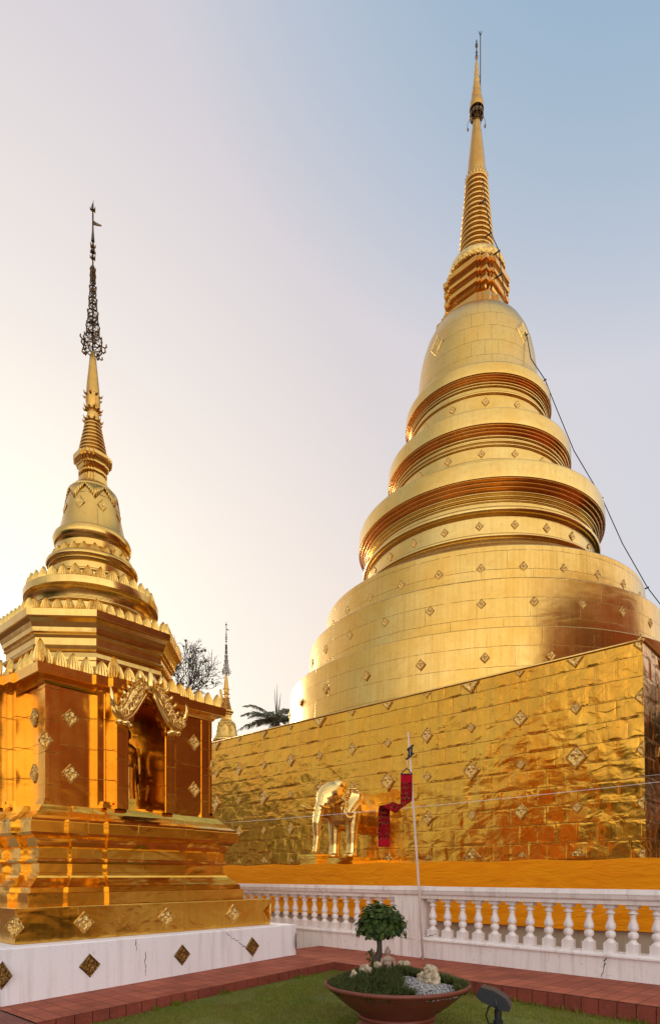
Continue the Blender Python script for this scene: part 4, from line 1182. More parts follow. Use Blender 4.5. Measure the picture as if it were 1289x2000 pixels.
# t measured from the near corner of the terrace
cloth_piece('hanging_cloth', 8.55, 17.0, 1.715, 0.78, 1.0, 'orange cloth hung on the terrace wall left of the vertical join, behind the balustrade pillar')
cloth_piece('hanging_cloth', 8.7, 17.0, 1.05, 0.40, 5.0, 'lower darker orange cloth layer seen between the balusters left of the pillar').delta_location = (0.02, 0.02, 0)
cloth_piece('hanging_cloth', -0.3, 8.65, 1.715, 0.40, 9.0, 'orange cloth right of the join on the terrace wall, drooping in folds beside the pillar', lambda t: (-0.10 * math.exp(-((t - 7.8) / 0.5) ** 2) + 0.08 * math.exp(-((t - 6.6) / 0.5) ** 2)))

# ------------------------------------------------------------------ balustrade
BA = 180 - 44.6          # heading of the balustrade, running away to the left
bal = empty('balustrade', (2.344, 9.77, 0), R(BA), 'white turned balustrade with a square pillar running between the paving and the terrace', 'balustrade')
s0, s1 = -4.6, 9.5        # metres along; local x runs away, local -y... faces the camera on +y side
sp = 1.28                 # the pillar
F = 1                     # the paving side is local +y
def bx(mb, x0, x1, y0, y1, z0, z1): mb.box((x0, y0, z0), (x1, y1, z1))
pw = 0.27
for a, b in ((s0, sp - pw), (sp + pw, s1)):
    mb = MB()
    bx(mb, a, b, -0.16, 0.10, -0.25, 0.30)
    mb.build('plinth', M['bal'], bal)
    mb = MB()
    prof = [(-0.17, 0.30), (-0.17, 0.325), (-0.15, 0.34), (-0.15, 0.355), (0.105, 0.355), (0.115, 0.34), (0.135, 0.325), (0.135, 0.30)]
    r0 = [(a, y, z) for y, z in prof]; r1 = [(b, y, z) for y, z in prof]
    mb.loft([r0, r1], True, True); mb.build('plinth_cap', M['bal'], bal)
mb = MB()
prof = [(-0.15, 1.01), (-0.15, 1.06), (-0.19, 1.09), (-0.21, 1.13), (-0.21, 1.155), (-0.20, 1.21), (0.16, 1.215), (0.175, 1.15), (0.165, 1.13), (0.15, 1.085), (0.11, 1.06), (0.105, 1.01)]
mb.loft([[(s0, y, z) for y, z in prof], [(s1, y, z) for y, z in prof]], True, True)
mb.build('handrail', M['bal'], bal)
mb = MB()
bx(mb, sp - pw, sp + pw, -0.20, 0.15, -0.25, 1.02); 
mb.build('pillar', M['bal'], bal)
mb = MB()
prof2 = [(y * 1.0 + (0.03 if y > 0 else -0.03), z + (0.004 if z > 1.2 else 0)) for y, z in prof]
mb.loft([[(sp - pw - 0.04, y, z) for y, z in prof2], [(sp + pw + 0.04, y, z) for y, z in prof2]], True, True)
mb.build('pillar_cap', M['bal'], bal)
mb = MB()
zz = 0.355
mb.box((-0.072, -0.072, zz), (0.072, 0.072, zz + 0.13))
mb.lathe(edges((0.070, zz + 0.13), (0.066, zz + 0.145)) + [[(0.064, zz + 0.145), (0.045, zz + 0.165), (0.036, zz + 0.185)]] + [[(0.036, zz + 0.188), (0.058, zz + 0.205), (0.068, zz + 0.24), (0.060, zz + 0.275), (0.036, zz + 0.292)]] +
         [[(0.036, zz + 0.296), (0.062, zz + 0.315), (0.069, zz + 0.345), (0.060, zz + 0.385), (0.044, zz + 0.425), (0.036, zz + 0.465), (0.034, zz + 0.48)]] + edges((0.042, zz + 0.482), (0.042, zz + 0.492), (0.036, zz + 0.494), (0.037, zz + 0.52)) +
         [[(0.040, zz + 0.52), (0.066, zz + 0.53), (0.066, zz + 0.54), (0.050, zz + 0.556), (0.040, zz + 0.566)]] + [[(0.036, zz + 0.566), (0.040, zz + 0.58), (0.060, zz + 0.60)]], 20)
mb.box((-0.072, -0.072, zz + 0.60), (0.072, 0.072, 1.012))
bme = mb.mesh('baluster', M['bal'])
x = sp + pw + 0.16
while x < s1 - 0.1:
    inst(bme, 'baluster', bal, Matrix.Translation((x, -0.02, 0))); x += 0.292
x = sp - pw - 0.16
while x > s0 + 0.1:
    inst(bme, 'baluster', bal, Matrix.Translation((x, -0.02, 0))); x -= 0.292
for (u0, z0, u1, z1, n) in ((sp - pw - 0.02, 0.30, sp - pw - 0.01, -0.03, 10), (sp - pw - 0.02, 0.33, sp - pw - 0.3, 0.42, 8), (-2.05, 0.30, -1.98, 0.0, 10), (sp - pw + 0.1, 0.30, sp + pw, 0.34, 6)):
    yv = 0.104 if u0 < sp - pw - 0.015 else 0.153
    pu, pz = u0, z0; mb = MB()
    for i in range(1, n + 1):
        t = i / n; qu, qz = u0 + (u1 - u0) * t + random.uniform(-0.02, 0.02), z0 + (z1 - z0) * t + random.uniform(-0.01, 0.01)
        wd = random.uniform(0.002, 0.006)
        mb.quad((pu - wd, yv, pz - wd), (pu + wd, yv, pz + wd), (qu + wd, yv, qz + wd), (qu - wd, yv, qz - wd)); pu, pz = qu, qz
    mb.build('crack', M['crack'], bal)

# ------------------------------------------------------------------ ground, paving, lawn
def struct(o): o['kind'] = 'structure'; return o
mb = MB(); mb.quad((-400, -400, -0.42), (400, -400, -0.42), (400, 400, -0.42), (-400, 400, -0.42), [(-400, -400), (400, -400), (400, 400), (-400, 400)])
struct(mb.build('ground', M['court']))
def strip_uv(p, o, d):
    v = Vector(p) - Vector(o); d = Vector(d); n = Vector((-d.y, d.x, 0)); return (v.dot(d), v.dot(n))
e1 = ax(A_SMALL); IN = Vector((0.06, 9.87, 0)); db = -ax(BA)          # db: towards the camera along the balustrade
db = Vector((math.cos(R(BA + 180)), math.sin(R(BA + 180)), 0)); nb_ = Vector((-db.y, db.x, 0))   # towards the balustrade
mb = MB()
def poly(mb, pts, o, d):
    n = len(mb.v); mb.v += [tuple(p) for p in pts]; mb.face(range(n, n + len(pts)), [strip_uv(p, o, d) for p in pts])
e1n = Vector((-e1.y, e1.x, 0))
LE = IN - e1 * 4.70; LE.z = -0.136          # left end of the chedi strip
a_ = IN + Vector((0, 0, 0)); 
# strip along the balustrade
poly(mb, [IN, IN + db * 9, IN + db * 9 + nb_ * 1.75, IN + nb_ * 1.75], IN, db)
# corner piece and strip along the small chedi
c0 = IN + nb_ * 1.75
poly(mb, [IN, c0, IN + e1n * 1.7 + e1 * 3.0, IN + e1n * 1.7], IN, e1)
lb = LE + e1n * 1.7
poly(mb, [LE, IN, IN + e1n * 1.7, lb], IN, e1)
pav = struct(mb.build('paving', M['tile']))
# courtyard behind the balustrade
mb = MB(); q0 = IN + nb_ * 1.70 + Vector((0, 0, -0.004))
poly(mb, [q0 + db * 9, q0 + db * 9 + nb_ * 30, q0 - db * 22 + nb_ * 30, q0 - db * 22], IN, db)
struct(mb.build('courtyard', M['court']))
# kerb of upright tiles below the paving edge
def kerb(p0, p1, z0, z1, drop):
    mb = MB(); L = (p1 - p0).length; n = int(L / 0.2); d = (p1 - p0) / L; out = Vector((d.y, -d.x, 0))
    for i in range(n):
        t0, t1_ = i / n, (i + 1) / n
        a, b = p0 + (p1 - p0) * t0 + d * 0.005, p0 + (p1 - p0) * t1_ - d * 0.005
        za, zb_ = z0 + (z1 - z0) * t0 - 0.004, z0 + (z1 - z0) * t1_ - 0.004
        j = random.uniform(-0.003, 0.003)
        pr = [(0.012 + j, 0), (0.012 + j, -drop)]
        q = [a + out * (-0.03), b + out * (-0.03), b + out * (0.010 + j), a + out * (0.010 + j)]
        zz_ = [za, zb_, zb_, za]
        n0 = len(mb.v)
        mb.v += [(v.x, v.y, z - drop) for v, z in zip(q, zz_)] + [(v.x, v.y, z) for v, z in zip(q, zz_)]
        for f in ((0, 1, 5, 4), (1, 2, 6, 5), (2, 3, 7, 6), (3, 0, 4, 7), (4, 5, 6, 7)): mb.face([n0 + k for k in f])
    return mb
kb = kerb(LE, IN, -0.136, 0.0, 0.30)
k2 = kerb(IN, IN + db * 9, 0.0, 0.0, 0.30); kb.add(k2, Matrix.Identity(4))
# end of the strip, left
le2 = LE + e1n * 3
struct(kb.build('kerb', M['riser']))
mb = MB()
def slab(p0, p1, z0, z1, back=0.04, drop=0.4):
    d = (p1 - p0).normalized(); inn = Vector((-d.y, d.x, 0)) * back
    for A, B_ in ((p0 + inn, p1 + inn),):
        mb.quad((A.x, A.y, z0 - drop), (B_.x, B_.y, z1 - drop), (B_.x, B_.y, z1 - 0.006), (A.x, A.y, z0 - 0.006))
slab(LE, IN, -0.136, 0, 0.012); slab(IN, IN + db * 9, 0, 0, 0.012)
struct(mb.build('kerb_backing', M['blackrub']))
# brick edging and grey path at the left end
mb = MB(); f = e1 * 0.30; dz = Vector((0, 0, -0.012))
poly(mb, [LE - f + dz - e1n * 0.5, LE + dz - e1n * 0.5 * 0, LE + e1n * 4 + dz, LE - f + e1n * 4 + dz], LE, e1)
mb.f = []; mb.uv = []; mb.sm = []; mb.v = []
pts = [LE - f + dz, LE + dz, LE + e1n * 5 + dz, LE - f + e1n * 5 + dz]
n = len(mb.v); mb.v += [tuple(p) for p in pts]; mb.face(range(4), [((p - LE).dot(e1n), (p - LE).dot(e1)) for p in pts])
for A, B_ in ((LE - f + dz, LE + dz), (LE - f + e1n * 5 + dz, LE - f + dz)):
    mb.quad((A.x, A.y, -0.4), (B_.x, B_.y, -0.4), (B_.x, B_.y, B_.z), (A.x, A.y, A.z))
struct(mb.build('brick_edging', M['soldier']))
mb = MB(); g0 = LE - f * 1.0; z_ = -0.19
poly(mb, [Vector((g0.x, g0.y, z_)) - e1n * 3.2, Vector((g0.x, g0.y, z_)) + e1n * 12, Vector((g0.x, g0.y, z_)) + e1n * 12 - e1 * 8, Vector((g0.x, g0.y, z_)) - e1n * 3.2 - e1 * 8], LE, e1)
struct(mb.build('path', M['concrete']))
# lawn
def lawn_z(x, y):
    # plane through three measured points
    return -0.125 - 0.155 * max(0, 9.87 - y) / 3.49 * (0.5 + (1 - min(1, max(0, (x + 3) / 6.5))) * 0.5) + 0.012 * noise.noise(Vector((x * 1.5, y * 1.5, 0)))
def in_lawn(p):
    v = Vector((p[0], p[1], 0)) - IN
    n1 = v.dot(e1n); n2 = v.dot(nb_)
    return n1 < 0.0 and n2 < 0.0
mb = MB(); nx = 60
g = {}
for j in range(nx + 1):
    for i in range(nx + 1):
        p = LE * 0 + IN - e1 * (4.70 * i / nx) * 1.0 + db * (9.0 * j / nx)
        z = lawn_z(p.x, p.y)
        g[i, j] = len(mb.v); mb.v.append((p.x, p.y, z))
for j in range(nx):
    for i in range(nx):
        mb.face((g[i, j], g[i + 1, j], g[i + 1, j + 1], g[i, j + 1]), None, True)
struct(mb.build('lawn', M['lawn']))
import numpy as np
def blades(name, roots, hmin, hmax, wd, mat, lean=0.5, seed=1, label=None):
    rng = np.random.default_rng(seed); n = len(roots); roots = np.asarray(roots, float)
    h = rng.uniform(hmin, hmax, n); a = rng.uniform(0, 2 * PI, n); b = rng.uniform(0, 2 * PI, n); l = rng.uniform(0, lean, n)
    w_ = wd * rng.uniform(0.7, 1.3, n)
    t = np.stack([np.cos(a), np.sin(a), 0 * a], 1) * w_[:, None]
    tip = np.stack([np.cos(b) * l * h, np.sin(b) * l * h, h], 1)
    v = np.empty((n * 3, 3)); v[0::3] = roots - t; v[1::3] = roots + t; v[2::3] = roots + tip
    me = bpy.data.meshes.new(name); me.vertices.add(n * 3); me.vertices.foreach_set("co", v.ravel())
    me.loops.add(n * 3); me.loops.foreach_set("vertex_index", np.arange(n * 3, dtype=np.int32))
    me.polygons.add(n); me.polygons.foreach_set("loop_start", np.arange(0, n * 3, 3, dtype=np.int32)); me.polygons.foreach_set("loop_total", np.full(n, 3, dtype=np.int32))
    me.update(); me.validate(); me.materials.append(mat)
    o = bpy.data.objects.new(name, me); C.objects.link(o); return o
rng = np.random.default_rng(3); roots = []
while len(roots) < 90000:
    i = rng.uniform(0, 1) ; j = rng.uniform(0, 1) ** 1.0
    p = IN - e1 * (4.66 * i) + db * (6.0 * j)
    if p.y < 5.4: continue
    dn = noise.noise(Vector((p.x * 1.2, p.y * 1.2, 3)))
    if dn < -0.25 and rng.uniform() < 0.6: continue
    roots.append((p.x, p.y, lawn_z(p.x, p.y) - 0.004))
tag(blades('grass', roots, 0.012, 0.038, 0.0035, M['grass'], 0.9, 4), 'short green turf between the tiled paths', 'grass', kind='stuff')
# weeds along the kerb
def weed_roots():
    out = []
    for t in (0.8, 0.9, 2.2, 2.3, 3.0, 3.05, 3.3):
        p = IN - e1 * t - e1n * 0.03
        out += [(p.x + random.gauss(0, 0.03), p.y + random.gauss(0, 0.03), lawn_z(p.x, p.y)) for _ in range(40)]
    for t in np.arange(2.2, 6.5, 0.12):
        p = IN + db * t - nb_ * 0.03
        out += [(p.x + random.gauss(0, 0.035), p.y + random.gauss(0, 0.025), lawn_z(p.x, p.y)) for _ in range(int(random.uniform(4, 26)))]
    return out
tag(blades('weeds', weed_roots(), 0.03, 0.09, 0.006, M['grass'], 0.8, 8), 'taller weeds sprouting along the foot of the tiled kerb', 'weeds', kind='stuff')
mb = MB(); q = [(-5, -5), (5, -5), (5, 5), (-5, 5)]
mb.loft([ring3(q, -0.4), ring3(q, 1.0)], close_top=True)
tb = struct(mb.build('raised_court', M['concrete'])); tb.location = (-5.95, 35, 0); tb.rotation_euler = (0, 0, R(A_SMALL))

# ------------------------------------------------------------------ elephant
el_t = 7.75
e1g, e2g = ax(A_GREAT), ax(A_GREAT + 90)
K = GC - (e1g + e2g) * a_b
elp = K + e2g * el_t; elp.z = 1.66
EL = empty('elephant_statue', elp, R(A_GREAT + 180), 'polished gold elephant statue stepping out of the gilt wall', 'statue'); EL.scale = (1.15, 1.22, 1.10)
mb = MB()
P0 = 0.22         # pedestal top
def blob(x, y, z, rx, ry, rz, rot=None): mb.ball((x, y, z), (rx, ry, rz), 18, 12, rot)
blob(0.0, 0, P0 + 1.22, 0.75, 0.55, 0.56)          # trunk of the body coming out of the wall
blob(0.55, 0, P0 + 1.22, 0.55, 0.50, 0.53)
blob(0.75, 0, P0 + 1.40, 0.38, 0.34, 0.38)         # shoulder / neck
ry = Matrix.Rotation(R(32), 3, 'Y')
blob(1.20, 0, P0 + 1.60, 0.48, 0.30, 0.34, ry)      # skull
blob(1.06, 0.13, P0 + 1.84, 0.21, 0.16, 0.16); blob(1.06, -0.13, P0 + 1.84, 0.21, 0.16, 0.16)   # domes
blob(1.42, 0, P0 + 1.36, 0.22, 0.21, 0.28, ry)      # muzzle
mb.tube([(1.45, 0, P0 + 1.42), (1.63, 0, P0 + 1.18), (1.72, 0, P0 + 0.85), (1.71, 0.0, P0 + 0.52), (1.74, 0.0, P0 + 0.28), (1.78, 0, P0 + 0.10)], [0.19, 0.14, 0.105, 0.085, 0.075, 0.075], 14)
for y in (-0.27, 0.27):
    mb.tube([(0.72, y * 0.95, P0 + 1.15), (0.76, y, P0 + 0.75), (0.77, y, P0 + 0.35), (0.79, y, P0 + 0.06)], [0.22, 0.155, 0.125, 0.14], 12)
    mb.ball((0.81, y, P0 + 0.06), (0.20, 0.165, 0.075), 12, 7)
    blob(1.02, y * 0.9, P0 + 1.55, 0.20, 0.07, 0.16)   # cheek behind the ear
mb.ball((1.32, 0, P0 + 1.16), (0.14, 0.13, 0.12), 10, 7)
body = remeshed(mb, 'body', M['statue'], 0.02, 2, EL)
for s in (-1, 1):
    mb = MB()        # ear: a ribbed flap with rolled rim, hung behind the cheek
    n1, n2 = 14, 12; g = []
    for j in range(n1 + 1):
        row = []
        for i in range(n2 + 1):
            u, v = i / n2, j / n1
            zz_ = 1.74 - v * 0.64
            wid = (0.40 * math.sin(min(1, (v + 0.12) / 0.4) * PI / 2) * (1 - max(0, v - 0.35) / 0.65 * 0.88))
            x = 0.98 - u * wid - 0.02 * math.sin(v * 6) + v * 0.14
            y = 0.30 + 0.20 * math.sin(u * PI * 0.62) + 0.035 * math.cos(u * 9 + v * 4) - 0.10 * max(0, 0.15 - v) * 6 * u
            row.append(len(mb.v)); mb.v.append((x, s * y, P0 + zz_))
        g.append(row)
    for j in range(n1):
        for i in range(n2):
            qd = (g[j][i], g[j][i + 1], g[j + 1][i + 1], g[j + 1][i]); mb.face(qd if s > 0 else tuple(reversed(qd)), None, True)
    rim = [mb.v[g[0][i]] for i in range(n2 + 1)] + [mb.v[g[j][n2]] for j in range(1, n1 + 1)]
    ear = mb.build('ear', M['statue'], EL)
    md = ear.modifiers.new("thick", 'SOLIDIFY'); md.thickness = 0.035; md.offset = 0
    mb = MB(); mb.tube(rim, 0.035, 8)
    # scroll of folds on the cheek
    for r0, cx, cz in ((0.17, 1.06, 1.42), (0.12, 1.07, 1.42), (0.07, 1.08, 1.42), (0.10, 0.95, 1.60)):
        mb.tube([(cx + r0 * math.cos(a), s * (0.335 + 0.02 * math.sin(a)), P0 + cz + r0 * 1.1 * math.sin(a)) for a in [k * 0.42 for k in range(15)]], 0.016, 6)
    mb.build('ear_rim', M['statue'], ear)
    mb = MB(); mb.tube([(1.42, s * 0.16, P0 + 1.28), (1.60, s * 0.22, P0 + 1.22), (1.80, s * 0.25, P0 + 1.22), (1.97, s * 0.24, P0 + 1.30)], [0.055, 0.05, 0.038, 0.006], 10)
    mb.build('tusk', M['statue'], EL)
    mb = MB(); mb.ball((1.36, s * 0.262, P0 + 1.58), (0.045, 0.025, 0.03), 10, 7); mb.build('eye', M['black'], EL)
    # tasselled collar under the ear
    mb = MB()
    for k in range(9):
        x = 0.78 + 0.05 * k; z0 = P0 + 1.12 - 0.10 * math.sin(k / 8 * PI)
        mb.tube([(x, s * 0.36, z0 + 0.12), (x + 0.01, s * 0.385, z0), (x + 0.015, s * 0.36, z0 - 0.16)], [0.02, 0.03, 0.004], 6)
    mb.build('tassel_collar', M['statue'], EL)
mb = MB(); mb.box((-0.1, -0.62, 0.0), (1.15, 0.62, 0.14)); mb.box((-0.1, -0.57, 0.14), (1.10, 0.57, P0))
mb.build('pedestal', M['plinth'], EL)
TR = empty('trunk_rest', elp + (-e1g) * 2.08, R(A_GREAT + 180), 'stepped gold block under the tip of the elephant trunk', 'pedestal')
mb = MB()
q = lambda h: [(-h, -h * 1.2), (h, -h * 1.2), (h, h * 1.2), (-h, h * 1.2)]
mb.loft([ring3(q(a), z) for a, z in ((0.26, 0.0), (0.26, 0.05), (0.23, 0.06), (0.23, 0.10), (0.25, 0.11), (0.25, 0.15), (0.20, 0.16), (0.20, 0.19), (0.24, 0.20), (0.24, 0.24), (0.27, 0.25), (0.27, 0.31))], True)
mb.build('stepped_block', M['plinth'], TR)
for dx, dy, lab in ((1.25, 0.45, 'small black spotlight at the foot of the elephant pedestal'),):
    p = elp - e1g * dx + e2g * dy; p.z = 1.66
    S = empty('small_spotlight', p, R(200), lab, 'spotlight')
    mb = MB(); mb.tube([(0, 0, 0), (0, 0, 0.10)], 0.015, 8); mb.tube([(-0.05, 0, 0.003), (0.05, 0, 0.003)], 0.03, 8); mb.build('stand', M['black'], S)
    mb = MB(); mb.tube([(0.09, 0, 0.11), (0.02, 0, 0.15), (-0.08, 0, 0.21)], [0.05, 0.065, 0.075], 12); mb.build('lamp_head', M['black'], S)

# ------------------------------------------------------------------ Buddha figures
def figure_standing(mb):
    mb.tube([(0, 0, 1.14), (0, 0, 1.23)], 0.05, 10)
    mb.ball((0, 0, 1.31), (0.080, 0.088, 0.11)); mb.ball((0, 0.01, 1.43), (0.045, 0.045, 0.05)); mb.tube([(0, 0.01, 1.44), (0, 0.01, 1.56)], [0.03, 0.004], 8)
    mb.ball((0, -0.085, 1.30), (0.014, 0.02, 0.03), 8, 6)
    for s in (-1, 1): mb.ball((s * 0.085, 0.01, 1.29), (0.012, 0.025, 0.055), 8, 6)
    mb.ball((0, 0, 1.03), (0.185, 0.10, 0.14)); mb.ball((0, 0, 0.88), (0.135, 0.09, 0.16)); mb.ball((0, 0, 0.74), (0.145, 0.10, 0.12))
    mb.tube([(0, 0, 0.74), (0, 0, 0.45), (0, 0, 0.16)], [0.14, 0.135, 0.15], 14)
    for s in (-1, 1):
        mb.tube([(s * 0.18, 0, 1.09), (s * 0.225, 0.01, 0.93), (s * 0.235, 0, 0.78), (s * 0.22, -0.03, 0.62)], [0.055, 0.045, 0.038, 0.028], 10)
        mb.ball((s * 0.215, -0.035, 0.555), (0.022, 0.034, 0.05), 10, 7)
        for k in range(4): mb.tube([(s * 0.215, -0.055 + 0.016 * k, 0.53), (s * 0.212, -0.058 + 0.016 * k, 0.46 + 0.008 * abs(k - 1.3))], [0.009, 0.006], 6)
        mb.tube([(s * 0.205, -0.06, 0.56), (s * 0.195, -0.085, 0.51)], [0.011, 0.007], 6)
        mb.ball((s * 0.07, -0.06, 0.05), (0.05, 0.11, 0.04), 10, 6); mb.tube([(s * 0.07, 0, 0.2), (s * 0.07, 0, 0.05)], 0.05, 8)
    # robe hem flaring to both sides
    for s in (-1, 1): mb.tube([(s * 0.20, 0.02, 0.80), (s * 0.215, 0.02, 0.5), (s * 0.25, 0.02, 0.17)], [0.03, 0.028, 0.02], 8)
def figure_seated(mb):
    mb.ball((0, 0, 0.60), (0.085, 0.09, 0.11)); mb.ball((0, 0.0, 0.705), (0.05, 0.05, 0.045)); mb.tube([(0, 0, 0.71), (0, 0, 0.80)], [0.03, 0.008], 8)
    mb.ball((0, -0.088, 0.59), (0.014, 0.02, 0.03), 8, 6)
    for s in (-1, 1): mb.ball((s * 0.088, 0, 0.585), (0.014, 0.025, 0.055), 8, 6)
    mb.tube([(0, 0, 0.44), (0, 0, 0.54)], 0.05, 10)
    mb.ball((0, 0, 0.38), (0.175, 0.10, 0.11)); mb.ball((0, 0, 0.24), (0.13, 0.095, 0.18)); mb.ball((0, 0.01, 0.10), (0.17, 0.13, 0.09))
    for s in (-1, 1):
        mb.tube([(s * 0.165, 0, 0.41), (s * 0.205, 0.0, 0.27), (s * 0.19, -0.07, 0.16), (s * 0.08, -0.14, 0.12)], [0.05, 0.042, 0.036, 0.026], 10)
        mb.tube([(s * 0.10, 0, 0.08), (s * 0.26, -0.09, 0.065), (s * 0.30, -0.12, 0.06)], [0.085, 0.07, 0.06], 10)
        mb.tube([(s * 0.29, -0.13, 0.055), (s * 0.10, -0.19, 0.06), (-s * 0.06, -0.18, 0.07)], [0.06, 0.055, 0.04], 10)
        for k in range(4): mb.tube([(s * 0.06, -0.15 - 0.012 * k, 0.125), (-s * 0.02, -0.155 - 0.012 * k, 0.13)], [0.012, 0.009], 6)
mb = MB(); figure_standing(mb)
e1s, e2s = ax(A_SMALL), ax(A_SMALL + 90)
SC = Vector((-4.08, 10.5, 0))
bp_ = SC - e2s * 1.08 + e1s * 0.0; bp_.z = 2.46
M['niche_gold'] = gold('niche_shaded_gold', (0.52, 0.26, 0.05), (0.40, 0.18, 0.03), rough=0.3, dent=0.1, dscale=6, uv=False)  # gold darkened in colour to stand for the shade inside the niche
bud = remeshed(mb, 'buddha_statue', M['niche_gold'], 0.013, 2)
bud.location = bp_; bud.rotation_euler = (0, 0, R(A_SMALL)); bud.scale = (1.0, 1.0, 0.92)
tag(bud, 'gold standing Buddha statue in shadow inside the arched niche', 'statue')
ST = empty('statue_plinth', SC - e2s * 1.08 + Vector((0, 0, 2.388)), R(A_SMALL), 'low dark gold plinth under the standing statue in the niche', 'plinth')
mb = MB(); mb.box((-0.27, -0.22, 0), (0.27, 0.26, 0.05)); mb.box((-0.24, -0.19, 0.05), (0.24, 0.24, 0.075)); mb.build('step', M['plinth'], ST)
OB = empty('donation_box', SC - e2s * 1.50 - e1s * 0.20 + Vector((0, 0, 2.388)), R(A_SMALL + 4), 'small yellow box with faint markings at the niche sill', 'box')
mb = MB(); mb.box((-0.09, -0.06, 0), (0.09, 0.06, 0.19)); mb.build('case', M['sign'], OB)
mb = MB()
for k in range(6):
    x = -0.05 + 0.02 * k; mb.box((x, -0.0625, 0.10 + 0.012 * (k % 3)), (x + 0.012, -0.0605, 0.112 + 0.012 * (k % 3)))
mb.build('marking', M['ink'], OB)

# ------------------------------------------------------------------ flag pole, banner, wires
pb = Vector((1.545, 10.13, 0.0)); pt = pxp(797, 1430, 10.45)
FP = empty('banner_pole', pb, 0, 'thin pale leaning pole standing against the balustrade', 'pole')
mb = MB(); L = pt - pb
mb.tube([(0, 0, 0), tuple(L * 0.35 + Vector((0.01, 0, 0))), tuple(L * 0.7 + Vector((0.006, 0, 0))), tuple(L)], [0.021, 0.020, 0.018, 0.013], 10)
mb.build('shaft', M['pole'], FP)
mb = MB()
ca = lambda px, py: pxp(px, py, 10.40) - pb
for a, b in (((795, 1465), (807, 1455)), ((793, 1484), (807, 1471))):
    mb.tube([tuple(ca(*a)), tuple(ca(*b))], 0.02, 6)
mb.tube([tuple(ca(798, 1464)), tuple(ca(798, 1480))], 0.018, 6); mb.tube([tuple(ca(804, 1458)), tuple(ca(803, 1476))], 0.018, 6)
mb.build('crosspiece', M['black'], FP)
BN = empty('hanging_banner', pxp(793, 1512, 10.34), 0, 'long red woven banner twisting in the wind below the pole', 'banner')
o_ = BN.location.copy()
mb = MB()
ctr = [((793.5, 1512), 10.62, (1, 0, 0)), ((793.6, 1530), 10.62, (1, 0, 0)), ((793.4, 1550), 10.62, (1, 0.05, 0)), ((793, 1564), 10.60, (0.97, 0.1, 0.12)), ((790, 1573), 10.56, (0.80, 0.25, 0.40)), ((784, 1578), 10.50, (0.60, 0.3, 0.62)), ((776, 1579), 10.44, (0.35, 0.42, 0.75)),
       ((768, 1576), 10.40, (0.30, 0.5, 0.78)), ((760, 1572), 10.40, (0.55, 0.5, 0.55)), ((754, 1571), 10.42, (0.85, 0.35, 0.2)), ((751, 1576), 10.46, (0.98, 0.15, 0.05)), ((750, 1590), 10.50, (1, 0.05, 0)), ((750, 1610), 10.50, (1, 0.0, 0)), ((749.6, 1632), 10.50, (1, 0, 0)), ((750, 1654), 10.50, (1, 0, 0))]
cp = [pxp(p[0], p[1], Y - 0.28) - o_ for p, Y, _ in ctr]; wd = [Vector(d).normalized() * 0.098 for _, _, d in ctr]
def cr_(P, t):
    i = min(int(t), len(P) - 2); f = t - i
    p0, p1, p2, p3 = P[max(i - 1, 0)], P[i], P[i + 1], P[min(i + 2, len(P) - 1)]
    return 0.5 * ((2 * p1) + (p2 - p0) * f + (2 * p0 - 5 * p1 + 4 * p2 - p3) * f * f + (3 * p1 - p0 - 3 * p2 + p3) * f ** 3)
n = 70; g = []; acc = 0; last = None; vs = []
for k in range(n + 1):
    t = k / n * (len(ctr) - 1); c = cr_(cp, t); d = cr_(wd, t)
    if last is not None: acc += (c - last).length
    last = c; vs.append(acc)
    row = []
    for i in range(7):
        u = i / 6 * 2 - 1; row.append(len(mb.v)); mb.v.append(tuple(c + d * u + Vector((0, 0.008 * math.cos(u * 2.5 + k * 0.2), 0))))
    g.append(row)
for k in range(n):
    for i in range(6):
        mb.face((g[k][i], g[k][i + 1], g[k + 1][i + 1], g[k + 1][i]), [(i / 6, 1 - vs[k] / acc), ((i + 1) / 6, 1 - vs[k] / acc), ((i + 1) / 6, 1 - vs[k + 1] / acc), (i / 6, 1 - vs[k + 1] / acc)], True)
o = mb.build('cloth_strip', M['banner'], BN); md = o.modifiers.new("thick", 'SOLIDIFY'); md.thickness = 0.004
mb = MB()
mb.tube([tuple(cp[0] + wd[0] * 1.05), tuple(cp[0] - wd[0] * 1.05)], 0.012, 6)
tri = pxp(794, 1500, 10.36) - o_
for s in (-1, 1): mb.tube([tuple(cp[0] + wd[0] * s), tuple(tri)], 0.009, 5)
mb.build('hanger_frame', M['black'], BN)
mb = MB(); mb.tube([tuple(tri), tuple(pxp(795, 1484, 10.38) - o_)], 0.005, 5); mb.build('string', M['wire'], BN)
def wire(name, pts, r, label):
    o0 = Vector(pts[0]); W_ = MB(); W_.tube([tuple(Vector(p) - o0) for p in pts], r, 5)
    o = W_.build(name, M['wire']); o.location = o0; tag(o, label, 'wire'); return o
def sagline(a, b, sag, n=14):
    a, b = Vector(a), Vector(b); return [a + (b - a) * (i / n) - Vector((0, 0, sag * 4 * (i / n) * (1 - i / n))) for i in range(n + 1)]
wire('overhead_wire', sagline(pxp(430, 1608, 12.2), pxp(1420, 1512, 9.6), 0.05), 0.0050, 'thin pale wire strung across in front of the gilt wall and pole')
wire('overhead_wire', sagline(pxp(1253, 1516, 13.0), pxp(1420, 1497, 11.0), 0.01), 0.0045, 'short pale wire crossing the dark side of the gilt base at the right edge')

